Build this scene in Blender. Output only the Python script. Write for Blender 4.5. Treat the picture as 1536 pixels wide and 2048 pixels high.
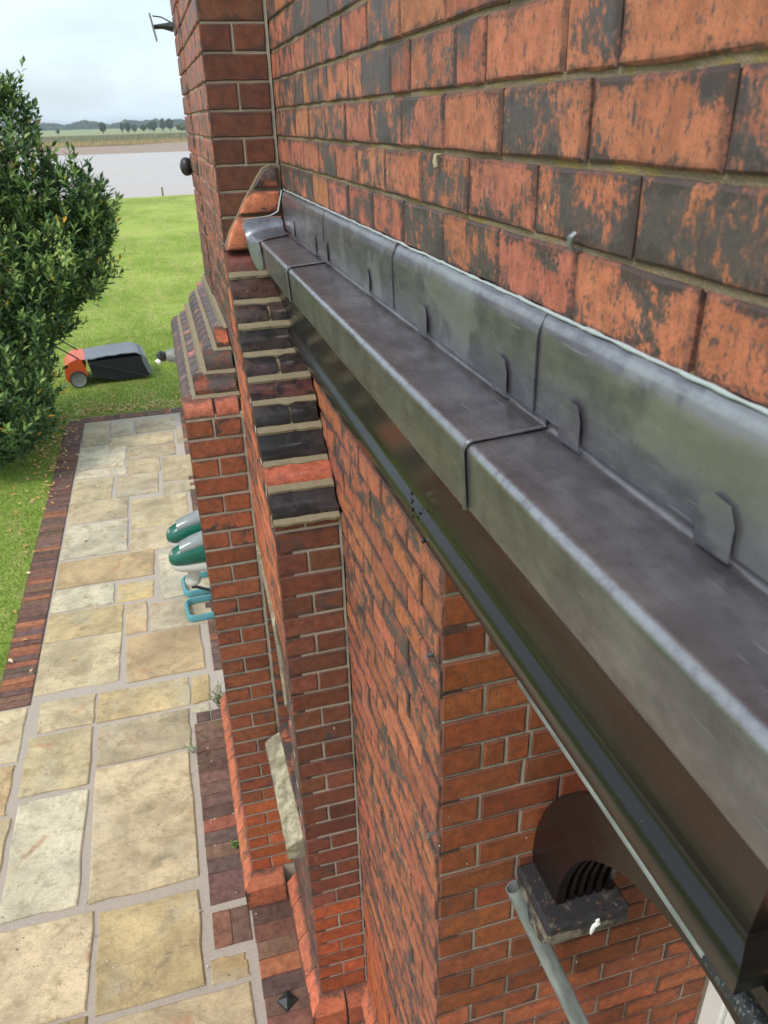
import bpy, math, random
import numpy as np
from mathutils import Matrix, Vector, noise as mnoise
random.seed(7); RNG = np.random.default_rng(11)
scene = bpy.context.scene
for o in list(bpy.data.objects): bpy.data.objects.remove(o)
COL = scene.collection

# ---------------------------------------------------------------- camera
cam = bpy.data.cameras.new('camera'); cam_o = bpy.data.objects.new('camera', cam); COL.objects.link(cam_o)
CAM = Vector((-0.44847, -2.98524, -0.28866))
right = Vector((0.9624, -0.2705, -0.0246)); down = Vector((-0.1446, -0.4332, -0.8896)); fwd = Vector((0.2300, 0.8597, -0.4560))
fwd.normalize(); right = (right - fwd * right.dot(fwd)).normalized(); up = right.cross(fwd)
cam_o.matrix_world = Matrix(((right.x, up.x, -fwd.x, CAM.x), (right.y, up.y, -fwd.y, CAM.y), (right.z, up.z, -fwd.z, CAM.z), (0, 0, 0, 1)))
cam.sensor_fit = 'VERTICAL'; cam.sensor_height = 36.0; cam.lens = 1539.4 / 2048 * 36.0
cam.clip_start = 0.02; cam.clip_end = 20000
cam.dof.use_dof = True; cam.dof.focus_distance = 2.0; cam.dof.aperture_fstop = 9.0
scene.camera = cam_o
scene.render.resolution_x = 768; scene.render.resolution_y = 1024

# ---------------------------------------------------------------- world, sun, exposure
SUN_EL, SUN_AZ = 52.0, -118.0          # azimuth measured from +Y towards +X
world = bpy.data.worlds.new('World'); scene.world = world; world.use_nodes = True
nt = world.node_tree; nt.nodes.clear()
def N(t, kind, **kw):
    n = t.nodes.new(kind)
    for k, v in kw.items(): setattr(n, k, v)
    return n
def wlink(t, a, b): t.links.new(a, b)
out = N(nt, 'ShaderNodeOutputWorld'); bg = N(nt, 'ShaderNodeBackground')
sky = N(nt, 'ShaderNodeTexSky', sky_type='NISHITA'); sky.sun_disc = False
sky.sun_elevation = math.radians(SUN_EL); sky.sun_rotation = math.radians(SUN_AZ); sky.air_density = 1.0; sky.dust_density = 2.5; sky.ozone_density = 1.5
tc = N(nt, 'ShaderNodeTexCoord'); mp = N(nt, 'ShaderNodeMapping'); mp.inputs['Scale'].default_value = (1.0, 1.0, 2.6)
nz = N(nt, 'ShaderNodeTexNoise'); nz.inputs['Scale'].default_value = 2.3; nz.inputs['Detail'].default_value = 7; nz.inputs['Roughness'].default_value = .52
cr = N(nt, 'ShaderNodeValToRGB'); cr.color_ramp.elements[0].position = .38; cr.color_ramp.elements[0].color = (.46, .46, .46, 1); cr.color_ramp.elements[1].position = .62; cr.color_ramp.elements[1].color = (.97, .97, .97, 1)
mx = N(nt, 'ShaderNodeMixRGB'); mx.inputs[2].default_value = (6.9, 8.1, 9.0, 1)
wlink(nt, tc.outputs['Generated'], mp.inputs[0]); wlink(nt, mp.outputs[0], nz.inputs['Vector']); wlink(nt, nz.outputs[0], cr.inputs[0])
wlink(nt, cr.outputs[0], mx.inputs[0]); wlink(nt, sky.outputs[0], mx.inputs[1]); wlink(nt, mx.outputs[0], bg.inputs[0]); wlink(nt, bg.outputs[0], out.inputs[0])
bg.inputs[1].default_value = 0.105
sun = bpy.data.lights.new('sun', 'SUN'); sun.energy = 1.5; sun.angle = math.radians(14); sun.color = (1, .96, .9)
sun_o = bpy.data.objects.new('sun', sun); COL.objects.link(sun_o)
az, el = math.radians(SUN_AZ), math.radians(SUN_EL)
sd = Vector((math.sin(az) * math.cos(el), math.cos(az) * math.cos(el), math.sin(el)))
sun_o.rotation_euler = (-sd).to_track_quat('-Z', 'Y').to_euler()
sun_o.location = (-8, 4, 12)
vs = scene.view_settings; vs.view_transform = 'Standard'; vs.look = 'None'; vs.exposure = 0.68; vs.gamma = 1.0; vs.use_curve_mapping = False

# ---------------------------------------------------------------- materials
class NB:
    """small node-builder"""
    def __init__(s, name):
        s.m = bpy.data.materials.new(name); s.m.use_nodes = True; s.t = s.m.node_tree; s.t.nodes.clear()
        s.out = N(s.t, 'ShaderNodeOutputMaterial'); s.b = N(s.t, 'ShaderNodeBsdfPrincipled'); s.L(s.b.outputs[0], s.out.inputs[0])
    def L(s, a, b): s.t.links.new(a, b)
    def n(s, kind, **kw): return N(s.t, kind, **kw)
    def put(s, inp, v):
        if hasattr(v, 'links'): s.L(v, inp)
        else: inp.default_value = v
    def pos(s): return s.n('ShaderNodeNewGeometry').outputs['Position']
    def gen(s): return s.n('ShaderNodeTexCoord').outputs['Generated']
    def objc(s): return s.n('ShaderNodeTexCoord').outputs['Object']
    def info(s): return s.n('ShaderNodeObjectInfo')
    def map(s, v, scale=(1, 1, 1), loc=(0, 0, 0)):
        m = s.n('ShaderNodeMapping'); s.L(v, m.inputs[0]); m.inputs['Scale'].default_value = scale; m.inputs['Location'].default_value = loc; return m.outputs[0]
    def noise(s, v, scale, detail=5, rough=.55, dist=0):
        m = s.n('ShaderNodeTexNoise'); s.L(v, m.inputs['Vector']); m.inputs['Scale'].default_value = scale; m.inputs['Detail'].default_value = detail
        m.inputs['Roughness'].default_value = rough; m.inputs['Distortion'].default_value = dist; return m.outputs[0]
    def vor(s, v, scale, feature='F1'):
        m = s.n('ShaderNodeTexVoronoi', feature=feature); s.L(v, m.inputs['Vector']); m.inputs['Scale'].default_value = scale; return m.outputs[0]
    def math(s, op, a, b=0.0, c=0.0, clamp=False):
        m = s.n('ShaderNodeMath', operation=op); m.use_clamp = clamp; s.put(m.inputs[0], a); s.put(m.inputs[1], b)
        if op in ('MULTIPLY_ADD', 'SMOOTH_MIN'): s.put(m.inputs[2], c)
        return m.outputs[0]
    def vmath(s, op, a, b):
        m = s.n('ShaderNodeVectorMath', operation=op); s.put(m.inputs[0], a); s.put(m.inputs[1], b); return m.outputs[0]
    def sep(s, v): m = s.n('ShaderNodeSeparateXYZ'); s.L(v, m.inputs[0]); return m.outputs
    def rng(s, v, a, b, c=0.0, d=1.0, smooth=True):
        m = s.n('ShaderNodeMapRange'); m.interpolation_type = 'SMOOTHSTEP' if smooth else 'LINEAR'
        s.put(m.inputs['Value'], v)
        for k, x in (('From Min', a), ('From Max', b), ('To Min', c), ('To Max', d)): s.put(m.inputs[k], x)
        return m.outputs[0]
    def mix(s, f, a, b, mode='MIX'):
        m = s.n('ShaderNodeMixRGB', blend_type=mode); s.put(m.inputs[0], f)
        for i, x in ((1, a), (2, b)):
            if hasattr(x, 'links'): s.L(x, m.inputs[i])
            else: m.inputs[i].default_value = (x[0], x[1], x[2], 1)
        return m.outputs[0]
    def val(s, c, v):      # brightness scale
        h = s.n('ShaderNodeHueSaturation'); s.L(c, h.inputs['Color']); s.put(h.inputs['Value'], v); return h.outputs[0]
    def bump(s, h, strength=.3, dist=.01, prev=None):
        m = s.n('ShaderNodeBump'); m.inputs['Strength'].default_value = strength; m.inputs['Distance'].default_value = dist; s.L(h, m.inputs['Height'])
        if prev is not None: s.L(prev, m.inputs['Normal'])
        return m.outputs[0]
    def fin(s, col=None, rough=None, normal=None, metallic=None, spec=None):
        if col is not None: s.put(s.b.inputs['Base Color'], col if hasattr(col, 'links') else (*col, 1))
        if rough is not None: s.put(s.b.inputs['Roughness'], rough)
        if normal is not None: s.L(normal, s.b.inputs['Normal'])
        if metallic is not None: s.put(s.b.inputs['Metallic'], metallic)
        if spec is not None: s.put(s.b.inputs['Specular IOR Level'], spec)
        return s.m
M = {}
def plain(name, col, rough=.6, metallic=0, var=.25, scale=30, bump=.1, spec=None):
    k = NB(name); p = k.objc(); n = k.noise(p, scale, 6, .6)
    c = k.mix(n, tuple(x * (1 - var) for x in col), tuple(min(1, x * (1 + var)) for x in col))
    M[name] = k.fin(c, k.rng(n, .3, .7, max(.03, rough - .08), min(1, rough + .08)), k.bump(k.noise(p, scale * 4, 4), bump, .004), metallic, spec); return M[name]

def brick_material(name, glazed=False):
    k = NB(name); inf = k.info(); P = k.pos(); g = k.sep(k.gen())
    rnd = inf.outputs['Random']; off = k.n('ShaderNodeCombineXYZ')
    for i, f in enumerate((37.1, 91.7, 53.3)): k.L(k.math('MULTIPLY', rnd, f), off.inputs[i])
    Q = k.vmath('ADD', P, off.outputs[0])
    n1 = k.noise(k.map(Q, (1, 1, 1.25)), 12, 13, .68, .25); n2 = k.noise(k.map(Q, (60, 60, 17)), 1.7, 9, .74)
    n3 = k.noise(Q, 150, 4, .7)
    comb = k.math('ADD', k.math('MULTIPLY_ADD', n1, .60, k.math('MULTIPLY', n2, .30)), k.math('MULTIPLY', n3, .16))
    cov = inf.outputs['Alpha']
    thr = k.math('MULTIPLY_ADD', k.math('SUBTRACT', cov, .5), .36, .53)
    mask = k.math('MULTIPLY_ADD', k.rng(k.math('SUBTRACT', thr, comb), -.006, .008), .62, k.math('MULTIPLY', k.rng(k.math('SUBTRACT', thr, comb), -.01, .055), .38))
    soft = k.rng(k.math('SUBTRACT', thr, comb), -.06, .03)
    # brown border where the arris is worn
    eu = k.math('MULTIPLY', k.math('MINIMUM', g[0], k.math('SUBTRACT', 1.0, g[0])), .21)
    ev = k.math('MULTIPLY', k.math('MINIMUM', g[2], k.math('SUBTRACT', 1.0, g[2])), .076)
    ed = k.math('ADD', k.math('MINIMUM', eu, ev), k.math('MULTIPLY', k.math('SUBTRACT', n2, .5), .022))
    edge = k.rng(ed, .001, .011, 1, 0)
    col = inf.outputs['Color']
    fine = k.noise(Q, 420, 3, .6)
    base = k.val(col, k.rng(k.noise(Q, 34, 6, .6), .3, .7, .78, 1.24))
    base = k.mix(k.rng(k.noise(Q, 9, 3), .35, .7, 0, .35), base, k.mix(1, base, (1.06, .82, .74), 'MULTIPLY'))
    base = k.val(base, k.rng(fine, .3, .7, .80, 1.2))
    fleck = k.rng(k.noise(k.map(Q, (190, 190, 80)), 1, 4, .6), .585, .63)
    dark = k.mix(k.noise(Q, 30, 5, .6), (.040, .036, .037), (.100, .078, .070)); dark = k.mix(k.rng(n3, .35, .7, 0, .6), dark, (.105, .083, .074))
    if glazed: dark = k.mix(n1, (.008, .008, .009), (.040, .034, .034))
    base = k.mix(k.math('MULTIPLY', soft, .35), base, (.19, .075, .05) if not glazed else (.05, .025, .02))
    c = k.mix(mask, base, dark)
    c = k.mix(k.math('MULTIPLY', fleck, .8), c, dark)
    c = k.mix(k.math('MULTIPLY', edge, .62 if not glazed else 0.0), c, (.12, .055, .042))
    se = k.math('ADD', k.math('MINIMUM', eu, ev), k.math('MULTIPLY', k.math('SUBTRACT', n3, .5), .060)); se = k.math('ADD', se, k.math('MULTIPLY', k.math('SUBTRACT', n1, .5), .11))
    soot = k.math('MULTIPLY', k.rng(se, .000, .012, 1, 0), k.rng(cov, .02, .40, .10, .74) if not glazed else 0.0); c = k.mix(soot, c, (.048, .036, .033))
    spot = k.rng(k.noise(k.map(P, (60, 60, 45)), 1, 2, .5), .765, .785)
    c = k.mix(k.math('MULTIPLY', spot, .7), c, (.6, .57, .52))
    h = k.math('ADD', k.math('MULTIPLY', mask, .5), k.math('MULTIPLY_ADD', n3, .5, k.math('MULTIPLY', fine, .4)))
    b = k.bump(h, .32 if not glazed else .14, .0022)
    ro = k.rng(mask, 0, 1, .74, .5) if not glazed else k.rng(n1, .3, .7, .16, .36)
    M[name] = k.fin(c, ro, b, spec=.35 if not glazed else .5)
brick_material('brick'); brick_material('glazed_brick', True)

def mortar_material(name, a, b, lichen=0.0):
    k = NB(name); P = k.pos(); n = k.noise(P, 60, 8, .7); s = k.noise(P, 700, 3, .6); v = k.vor(P, 420)
    c = k.mix(n, a, b); c = k.val(c, k.rng(s, .3, .7, .7, 1.3))
    if lichen:
        ln = k.rng(k.noise(P, 13, 5, .65), .52, .62, 0, lichen); c = k.mix(ln, c, (.33, .24, .035))
    c = k.mix(k.rng(v, .12, .05, 0, .55), c, (.62, .56, .46))
    M[name] = k.fin(c, .95, k.bump(k.math('ADD', s, k.math('MULTIPLY', v, .8)), .8, .003), spec=.2)
mortar_material('mortar_old', (.20, .145, .095), (.34, .265, .18), .5)
mortar_material('mortar_dark', (.07, .055, .045), (.17, .12, .09))
mortar_material('mortar_pale', (.40, .33, .25), (.58, .50, .40))
mortar_material('mortar_sand', (.22, .175, .105), (.36, .30, .20))
mortar_material('mortar_path', (.37, .30, .245), (.54, .465, .39))

def lead_material(name, a, b, patina, rough=(.33, .55), chalky=.0):
    k = NB(name); P = k.pos(); n = k.noise(P, 9, 6, .6, .4); n2 = k.noise(k.map(P, (60, 18, 60)), 1, 5, .6); n3 = k.noise(P, 55, 8, .68); n4 = k.noise(k.map(P, (8, 5, 26)), 1, 3, .5)
    c = k.mix(k.rng(n, .35, .65), a, b); c = k.mix(k.rng(n3, .55, .68, 0, .45), c, patina); c = k.val(c, k.rng(n2, .3, .7, .86, 1.14))
    chalk = k.math('MULTIPLY', k.rng(k.noise(k.map(P, (3, 4.2, 5)), 1, 5, .55, .3), .54, .585), chalky); c = k.mix(chalk, c, (.34, .335, .33)); c = k.mix(k.rng(k.noise(P, 140, 5, .7), .60, .68, 0, .35), c, (.10, .10, .11))
    scr = k.rng(k.noise(k.map(P, (300, 12, 300)), 1, 2, .5), .70, .73, 0, .35); c = k.mix(scr, c, (.5, .5, .5))
    ro = k.rng(k.math('MULTIPLY_ADD', n3, .6, k.math('MULTIPLY', n4, .4)), .36, .64, rough[0], rough[1])
    nb = k.bump(n4, .14, .010); nb = k.bump(n3, .12, .0015, nb)
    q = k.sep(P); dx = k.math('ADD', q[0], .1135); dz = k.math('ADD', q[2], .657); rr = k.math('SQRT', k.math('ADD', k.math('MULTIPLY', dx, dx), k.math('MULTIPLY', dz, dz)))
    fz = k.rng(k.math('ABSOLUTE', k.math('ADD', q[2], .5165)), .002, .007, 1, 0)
    edge_highlight = k.math('MULTIPLY', k.math('MAXIMUM', k.rng(rr, .003, .009, 1, 0), fz), k.rng(n3, .3, .6, .15, .6)); c = k.mix(edge_highlight, c, (.40, .41, .42))  # highlight painted into the lead colour along the ledge's front bend and flashing's top bend
    M[name] = k.fin(c, ro, nb, .68)
lead_material('lead_flashing', (.134, .127, .147), (.204, .192, .214), (.090, .092, .108), (.27, .40), .45)
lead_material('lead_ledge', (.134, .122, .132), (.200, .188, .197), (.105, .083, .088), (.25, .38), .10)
lead_material('lead_apron', (.15, .158, .185), (.22, .228, .255), (.11, .118, .14), (.24, .36))
k = NB('black_gloss_paint'); P = k.pos(); n = k.noise(k.map(P, (12, 2.5, 12)), 1, 5, .6); n2 = k.noise(P, 120, 4, .6); n3 = k.noise(k.map(P, (90, 6, 90)), 1, 4, .6)
c = k.mix(n, (.004, .004, .004), (.013, .012, .010)); c = k.mix(k.rng(n2, .66, .74, 0, .5), c, (.09, .085, .07))
M['black_gloss_paint'] = k.fin(c, k.rng(n, .3, .7, .19, .30), k.bump(n3, .06, .004, k.bump(n2, .06, .002)), 0, .42)
plain('brown_gloss_paint', (.013, .008, .007), .28, 0, .4, 8, .05, .35)
k = NB('sealant'); P = k.pos(); n = k.noise(P, 90, 4); M['sealant'] = k.fin(k.mix(n, (.30, .34, .345), (.42, .46, .46)), .38, k.bump(n, .25, .003))
k = NB('galvanised_steel'); P = k.objc(); n = k.noise(k.map(P, (26, 26, 7)), 1, 7, .65); n2 = k.noise(P, 160, 4, .7)
c = k.mix(k.rng(n, .3, .7), (.22, .25, .245), (.42, .46, .45)); c = k.mix(k.rng(n2, .6, .7, 0, .5), c, (.16, .16, .15))
M['galvanised_steel'] = k.fin(c, .46, k.bump(n2, .15, .001), .55)
k = NB('weathered_stone'); P = k.pos(); n = k.noise(P, 16, 8, .65); n2 = k.noise(P, 260, 4); n3 = k.noise(P, 5, 4)
c = k.mix(k.rng(n, .35, .65), (.20, .17, .10), (.46, .40, .27)); c = k.mix(k.rng(k.noise(P, 45, 7, .7), .54, .64, 0, .7), c, (.13, .12, .09)); c = k.mix(k.rng(n3, .5, .62, 0, .5), c, (.12, .115, .095)); M['weathered_stone'] = k.fin(c, .92, k.bump(k.math('ADD', n, k.math('MULTIPLY', n2, .4)), .6, .008))
k = NB('sooty_stone'); P = k.pos(); n = k.noise(P, 24, 8, .68); n2 = k.noise(P, 300, 4); n3 = k.sep(P)
lo = k.rng(n3[2], -2.075, -2.06, 0, 1)
c = k.mix(k.rng(k.math('ADD', n, k.math('MULTIPLY', lo, .16)), .40, .60), (.24, .20, .145), (.022, .020, .022)); c = k.mix(k.rng(k.noise(P, 48, 5, .7), .58, .68, 0, .8), c, (.26, .12, .06))
M['sooty_stone'] = k.fin(c, k.rng(n, .35, .65, .9, .55), k.bump(k.math('ADD', n, k.math('MULTIPLY', n2, .5)), .7, .006))
plain('white_paint', (.80, .80, .76), .4, 0, .08, 12, .05)
plain('dark_glass', (.012, .015, .018), .05, 0, .3, 4, .0)
plain('black_plastic', (.018, .019, .020), .38, 0, .2, 30, .05)
plain('black_rubber', (.02, .02, .02), .8, 0, .2, 60, .1)
plain('grey_plastic', (.20, .20, .19), .5, 0, .15, 20, .05)
plain('orange_paint', (.62, .085, .018), .38, 0, .15, 14, .03)
plain('bag_fabric', (.16, .175, .195), .62, 0, .22, 11, .25)
plain('bag_black', (.014, .014, .016), .8, 0, .3, 20, .2)
plain('green_plastic', (.007, .105, .068), .24, 0, .12, 9, .02)
plain('clear_grey_plastic', (.24, .26, .245), .16, .1, .2, 9, .02)
plain('beige_plastic', (.46, .44, .38), .45, 0, .08, 9, .02)
plain('turquoise_plastic', (.10, .30, .32), .42, 0, .12, 9, .03)
plain('grey_metal', (.25, .26, .27), .4, .7, .2, 40, .05)
plain('timber_post', (.22, .17, .11), .9, 0, .3, 30, .3)
plain('bark', (.10, .075, .05), .95, 0, .35, 22, .6)

k = NB('flagstone'); inf = k.info(); P = k.pos(); off = k.n('ShaderNodeCombineXYZ')
for i, f in enumerate((17.1, 31.7, 5.3)): k.L(k.math('MULTIPLY', inf.outputs['Random'], f), off.inputs[i])
Q = k.vmath('ADD', P, off.outputs[0]); n = k.noise(Q, 3.2, 8, .62, .6); n2 = k.noise(Q, 26, 8, .68); n3 = k.noise(Q, 240, 4, .6); rip = k.noise(k.map(Q, (2, 5, 1)), 2.6, 5, .6, 2.2)
c = k.val(inf.outputs['Color'], k.rng(n, .3, .7, .74, 1.26)); c = k.mix(k.rng(n2, .5, .72, 0, .45), c, (.24, .20, .135)); c = k.mix(k.rng(k.noise(Q, 1.7, 5, .6), .54, .66, 0, .38), c, (.48, .44, .34))
rust = k.rng(k.noise(Q, 2.6, 7, .70, .9), .585, .66, 0, .62); c = k.mix(rust, c, (.42, .20, .10))
vein = k.rng(k.math('ABSOLUTE', k.math('SUBTRACT', rip, .5)), .0, .007, .8, 0); c = k.mix(vein, c, (.14, .115, .075))
spk = k.rng(k.noise(Q, 62, 4, .75), .64, .70, 0, .6); c = k.mix(spk, c, (.10, .085, .055)); c = k.val(c, k.rng(n3, .3, .7, .84, 1.16))
crk = k.rng(k.math('ABSOLUTE', k.math('SUBTRACT', k.noise(Q, 2.1, 6, .62, 1.2), .52)), .0, .0035, .85, 0); c = k.mix(k.math('MULTIPLY', crk, k.rng(k.noise(Q, 1.1, 2), .48, .58)), c, (.07, .055, .035))
c = k.mix(k.rng(k.noise(Q, 7, 8, .72), .50, .66, 0, .62), c, (.28, .205, .105)); c = k.mix(k.rng(k.noise(Q, 4, 9, .75, .5), .56, .66, 0, .5), c, (.17, .14, .085))
M['flagstone'] = k.fin(c, k.rng(n2, .3, .7, .62, .85), k.bump(k.math('ADD', k.math('MULTIPLY', rip, 1.4), k.math('MULTIPLY_ADD', n2, .7, k.math('MULTIPLY', n3, .25))), .55, .012), spec=.3)
k = NB('paver'); inf = k.info(); P = k.pos(); off = k.n('ShaderNodeCombineXYZ')
for i, f in enumerate((17.1, 31.7, 5.3)): k.L(k.math('MULTIPLY', inf.outputs['Random'], f), off.inputs[i])
Q = k.vmath('ADD', P, off.outputs[0]); n = k.noise(Q, 22, 7, .65); n3 = k.noise(Q, 200, 4, .6)
c = k.val(inf.outputs['Color'], k.rng(n, .3, .7, .68, 1.3)); c = k.mix(k.rng(k.noise(Q, 34, 5, .6), .68, .74, 0, .7), c, (.42, .36, .33)); c = k.val(c, k.rng(n3, .3, .7, .85, 1.15))
M['paver'] = k.fin(c, .82, k.bump(k.math('ADD', n, n3), .4, .003), spec=.3)
k = NB('lawn'); P = k.pos(); n = k.noise(P, .55, 5, .6); n2 = k.noise(k.map(P, (4, 1.6, 1)), 1, 7, .72); n3 = k.noise(P, 38, 6, .8); yy = k.sep(P)[1]
c = k.mix(k.rng(n, .3, .7), (.20, .275, .042), (.34, .41, .085)); c = k.mix(k.rng(n2, .46, .66, 0, .6), c, (.44, .39, .15)); c = k.mix(k.rng(k.noise(P, 1.7, 4, .6), .58, .72, 0, .55), c, (.155, .245, .028))
c = k.val(c, k.rng(n3, .3, .7, .6, 1.4)); M['lawn'] = k.fin(c, .9, k.bump(n3, .9, .03), spec=.15)
k = NB('grass_blade'); P = k.pos(); n = k.noise(P, .55, 5, .6); n2 = k.noise(k.map(P, (5, 2.2, 1)), 1, 5, .6); n3 = k.noise(P, 45, 2)
c = k.mix(k.rng(n3, .3, .7), (.10, .21, .018), (.26, .38, .06)); c = k.mix(k.rng(n2, .5, .72, 0, .6), c, (.36, .36, .11)); M['grass_blade'] = k.fin(c, .6, spec=.2)
k = NB('leaf'); inf = k.n('ShaderNodeAttribute'); inf.attribute_name = 'tint'; c = inf.outputs['Color']; P = k.pos(); n = k.noise(P, 40, 2)
c = k.val(c, k.rng(n, .3, .7, .8, 1.2)); M['leaf'] = k.fin(c, .42, spec=.35)
k.b.inputs['Transmission Weight'].default_value = 0.0
k = NB('dry_leaf'); inf = k.n('ShaderNodeAttribute'); inf.attribute_name = 'tint'; M['dry_leaf'] = k.fin(inf.outputs['Color'], .7)
k = NB('river_water'); P = k.pos(); n = k.noise(k.map(P, (.10, .42, 1)), 1, 6, .62); n2 = k.noise(k.map(P, (.02, .06, 1)), 1, 4)
M['river_water'] = k.fin(k.mix(n2, (.33, .265, .22), (.43, .36, .31)), k.rng(n2, .3, .7, .26, .38), k.bump(n, .7, .6), 0, .4)
k = NB('mud'); P = k.pos(); n = k.noise(k.map(P, (.05, .15, 1)), 1, 6, .6); M['mud'] = k.fin(k.mix(n, (.22, .145, .10), (.33, .235, .165)), .75, k.bump(n, .3, .3))
k = NB('field'); P = k.pos(); n = k.noise(k.map(P, (.01, .03, 1)), 1, 5, .6); M['field'] = k.fin(k.mix(n, (.14, .19, .05), (.30, .29, .12)), .95)
k = NB('reed'); inf = k.n('ShaderNodeAttribute'); inf.attribute_name = 'tint'; M['reed'] = k.fin(inf.outputs['Color'], .85, spec=.1)
k = NB('far_foliage'); P = k.pos(); n = k.noise(P, .8, 5, .7); c = k.mix(n, (.022, .045, .018), (.075, .11, .04)); M['far_foliage'] = k.fin(c, .9, spec=.1)
k = NB('far_bush'); P = k.pos(); n = k.noise(P, .8, 5, .7); c = k.mix(n, (.09, .10, .03), (.18, .18, .05)); M['far_bush'] = k.fin(c, .9, spec=.1)

# ---------------------------------------------------------------- mesh helpers
def mesh_obj(name, verts, faces, mat, parent=None, smooth=False, tints=None, loc=None):
    me = bpy.data.meshes.new(name); me.from_pydata([tuple(v) for v in verts], [], [tuple(f) for f in faces]); me.update()
    if isinstance(mat, str): me.materials.append(M[mat])
    if smooth: me.shade_smooth()
    if tints is not None:
        a = me.attributes.new('tint', 'FLOAT_COLOR', 'FACE'); arr = np.ones((len(faces), 4), np.float32); arr[:, :3] = tints; a.data.foreach_set('color', arr.ravel())
    o = bpy.data.objects.new(name, me); COL.objects.link(o)
    if parent is not None: o.parent = parent
    if loc is not None: o.location = loc
    return o
def thing(name, label, cat, loc=(0, 0, 0), rz=0, group=None):
    o = bpy.data.objects.new(name, None); COL.objects.link(o); o.location = loc; o.rotation_euler = (0, 0, rz); o.empty_display_size = .1
    return tag(o, label, cat, group)
def tag(o, label, cat, group=None):
    o['label'] = label; o['category'] = cat
    if group: o['group'] = group
    return o
def structure(o): o['kind'] = 'structure'; return o
class Geo:
    def __init__(s): s.v = []; s.f = []
    def add(s, v, f):
        b = len(s.v); s.v += [tuple(x) for x in v]; s.f += [tuple(i + b for i in q) for q in f]; return s
    def box(s, x0, x1, y0, y1, z0, z1):
        return s.add([(x0, y0, z0), (x1, y0, z0), (x1, y1, z0), (x0, y1, z0), (x0, y0, z1), (x1, y0, z1), (x1, y1, z1), (x0, y1, z1)],
                     [(0, 3, 2, 1), (4, 5, 6, 7), (0, 1, 5, 4), (1, 2, 6, 5), (2, 3, 7, 6), (3, 0, 4, 7)])
    def cbox(s, x0, x1, y0, y1, z0, z1, b=.004):      # box with chamfered edges
        xs, ys, zs = (x0, x0 + b, x1 - b, x1), (y0, y0 + b, y1 - b, y1), (z0, z0 + b, z1 - b, z1)
        import itertools
        V = {}; vl = []
        for sx in (0, 1):
            for sy in (0, 1):
                for sz in (0, 1):
                    X, Y, Z = (x0, x1)[sx], (y0, y1)[sy], (z0, z1)[sz]; xi, yi, zi = X + (b, -b)[sx], Y + (b, -b)[sy], Z + (b, -b)[sz]
                    for a, p in (('x', (X, yi, zi)), ('y', (xi, Y, zi)), ('z', (xi, yi, Z))): V[(sx, sy, sz, a)] = len(vl); vl.append(p)
        F = []
        for a in (0, 1):
            F.append([V[(a, *q, 'x')] for q in ((0, 0), (1, 0), (1, 1), (0, 1))]); F.append([V[(q[0], a, q[1], 'y')] for q in ((0, 0), (1, 0), (1, 1), (0, 1))]); F.append([V[(*q, a, 'z')] for q in ((0, 0), (1, 0), (1, 1), (0, 1))])
        for a in (0, 1):
            for c in (0, 1):
                F.append([V[(a, c, 0, 'x')], V[(a, c, 1, 'x')], V[(a, c, 1, 'y')], V[(a, c, 0, 'y')]]); F.append([V[(a, 0, c, 'x')], V[(a, 1, c, 'x')], V[(a, 1, c, 'z')], V[(a, 0, c, 'z')]]); F.append([V[(0, a, c, 'y')], V[(1, a, c, 'y')], V[(1, a, c, 'z')], V[(0, a, c, 'z')]])
                for d in (0, 1): F.append([V[(a, c, d, 'x')], V[(a, c, d, 'y')], V[(a, c, d, 'z')]])
        return s.add(vl, F)
    def tube(s, pts, r, seg=10, cap=True):
        pts = [Vector(p) for p in pts]; b = len(s.v); rr = r if isinstance(r, (list, tuple)) else [r] * len(pts); n0 = None
        for i, p in enumerate(pts):
            t = (pts[min(i + 1, len(pts) - 1)] - pts[max(i - 1, 0)]).normalized()
            if n0 is None: n0 = t.orthogonal().normalized()
            n0 = (n0 - t * n0.dot(t)).normalized(); m = t.cross(n0)
            for j in range(seg): a = 2 * math.pi * j / seg; s.v.append(tuple(p + (n0 * math.cos(a) + m * math.sin(a)) * rr[i]))
        for i in range(len(pts) - 1):
            for j in range(seg): s.f.append((b + i * seg + j, b + i * seg + (j + 1) % seg, b + (i + 1) * seg + (j + 1) % seg, b + (i + 1) * seg + j))
        if cap: s.f.append(tuple(b + j for j in range(seg))[::-1]); s.f.append(tuple(b + (len(pts) - 1) * seg + j for j in range(seg)))
        return s
    def prism(s, poly, axis, a, b):                     # closed 2-D outline extruded along an axis
        n = len(poly)
        def P3(p, t): return {'x': (t, p[0], p[1]), 'y': (p[0], t, p[1]), 'z': (p[0], p[1], t)}[axis]
        return s.add([P3(p, a) for p in poly] + [P3(p, b) for p in poly], [tuple(range(n))[::-1], tuple(range(n, 2 * n))] + [(i, (i + 1) % n, n + (i + 1) % n, n + i) for i in range(n)])
    def build(s, name, mat, parent=None, smooth=False, angle=None):
        o = mesh_obj(name, s.v, s.f, mat, parent, smooth)
        import bmesh
        bm = bmesh.new(); bm.from_mesh(o.data); bmesh.ops.recalc_face_normals(bm, faces=bm.faces); bm.to_mesh(o.data); bm.free()
        if smooth: o.data.set_sharp_from_angle(angle=math.radians(angle or 40)) if hasattr(o.data, 'set_sharp_from_angle') else None
        return o
def wob(p, s=6.0, a=.001): return mnoise.noise(Vector(p) * s) * a

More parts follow.
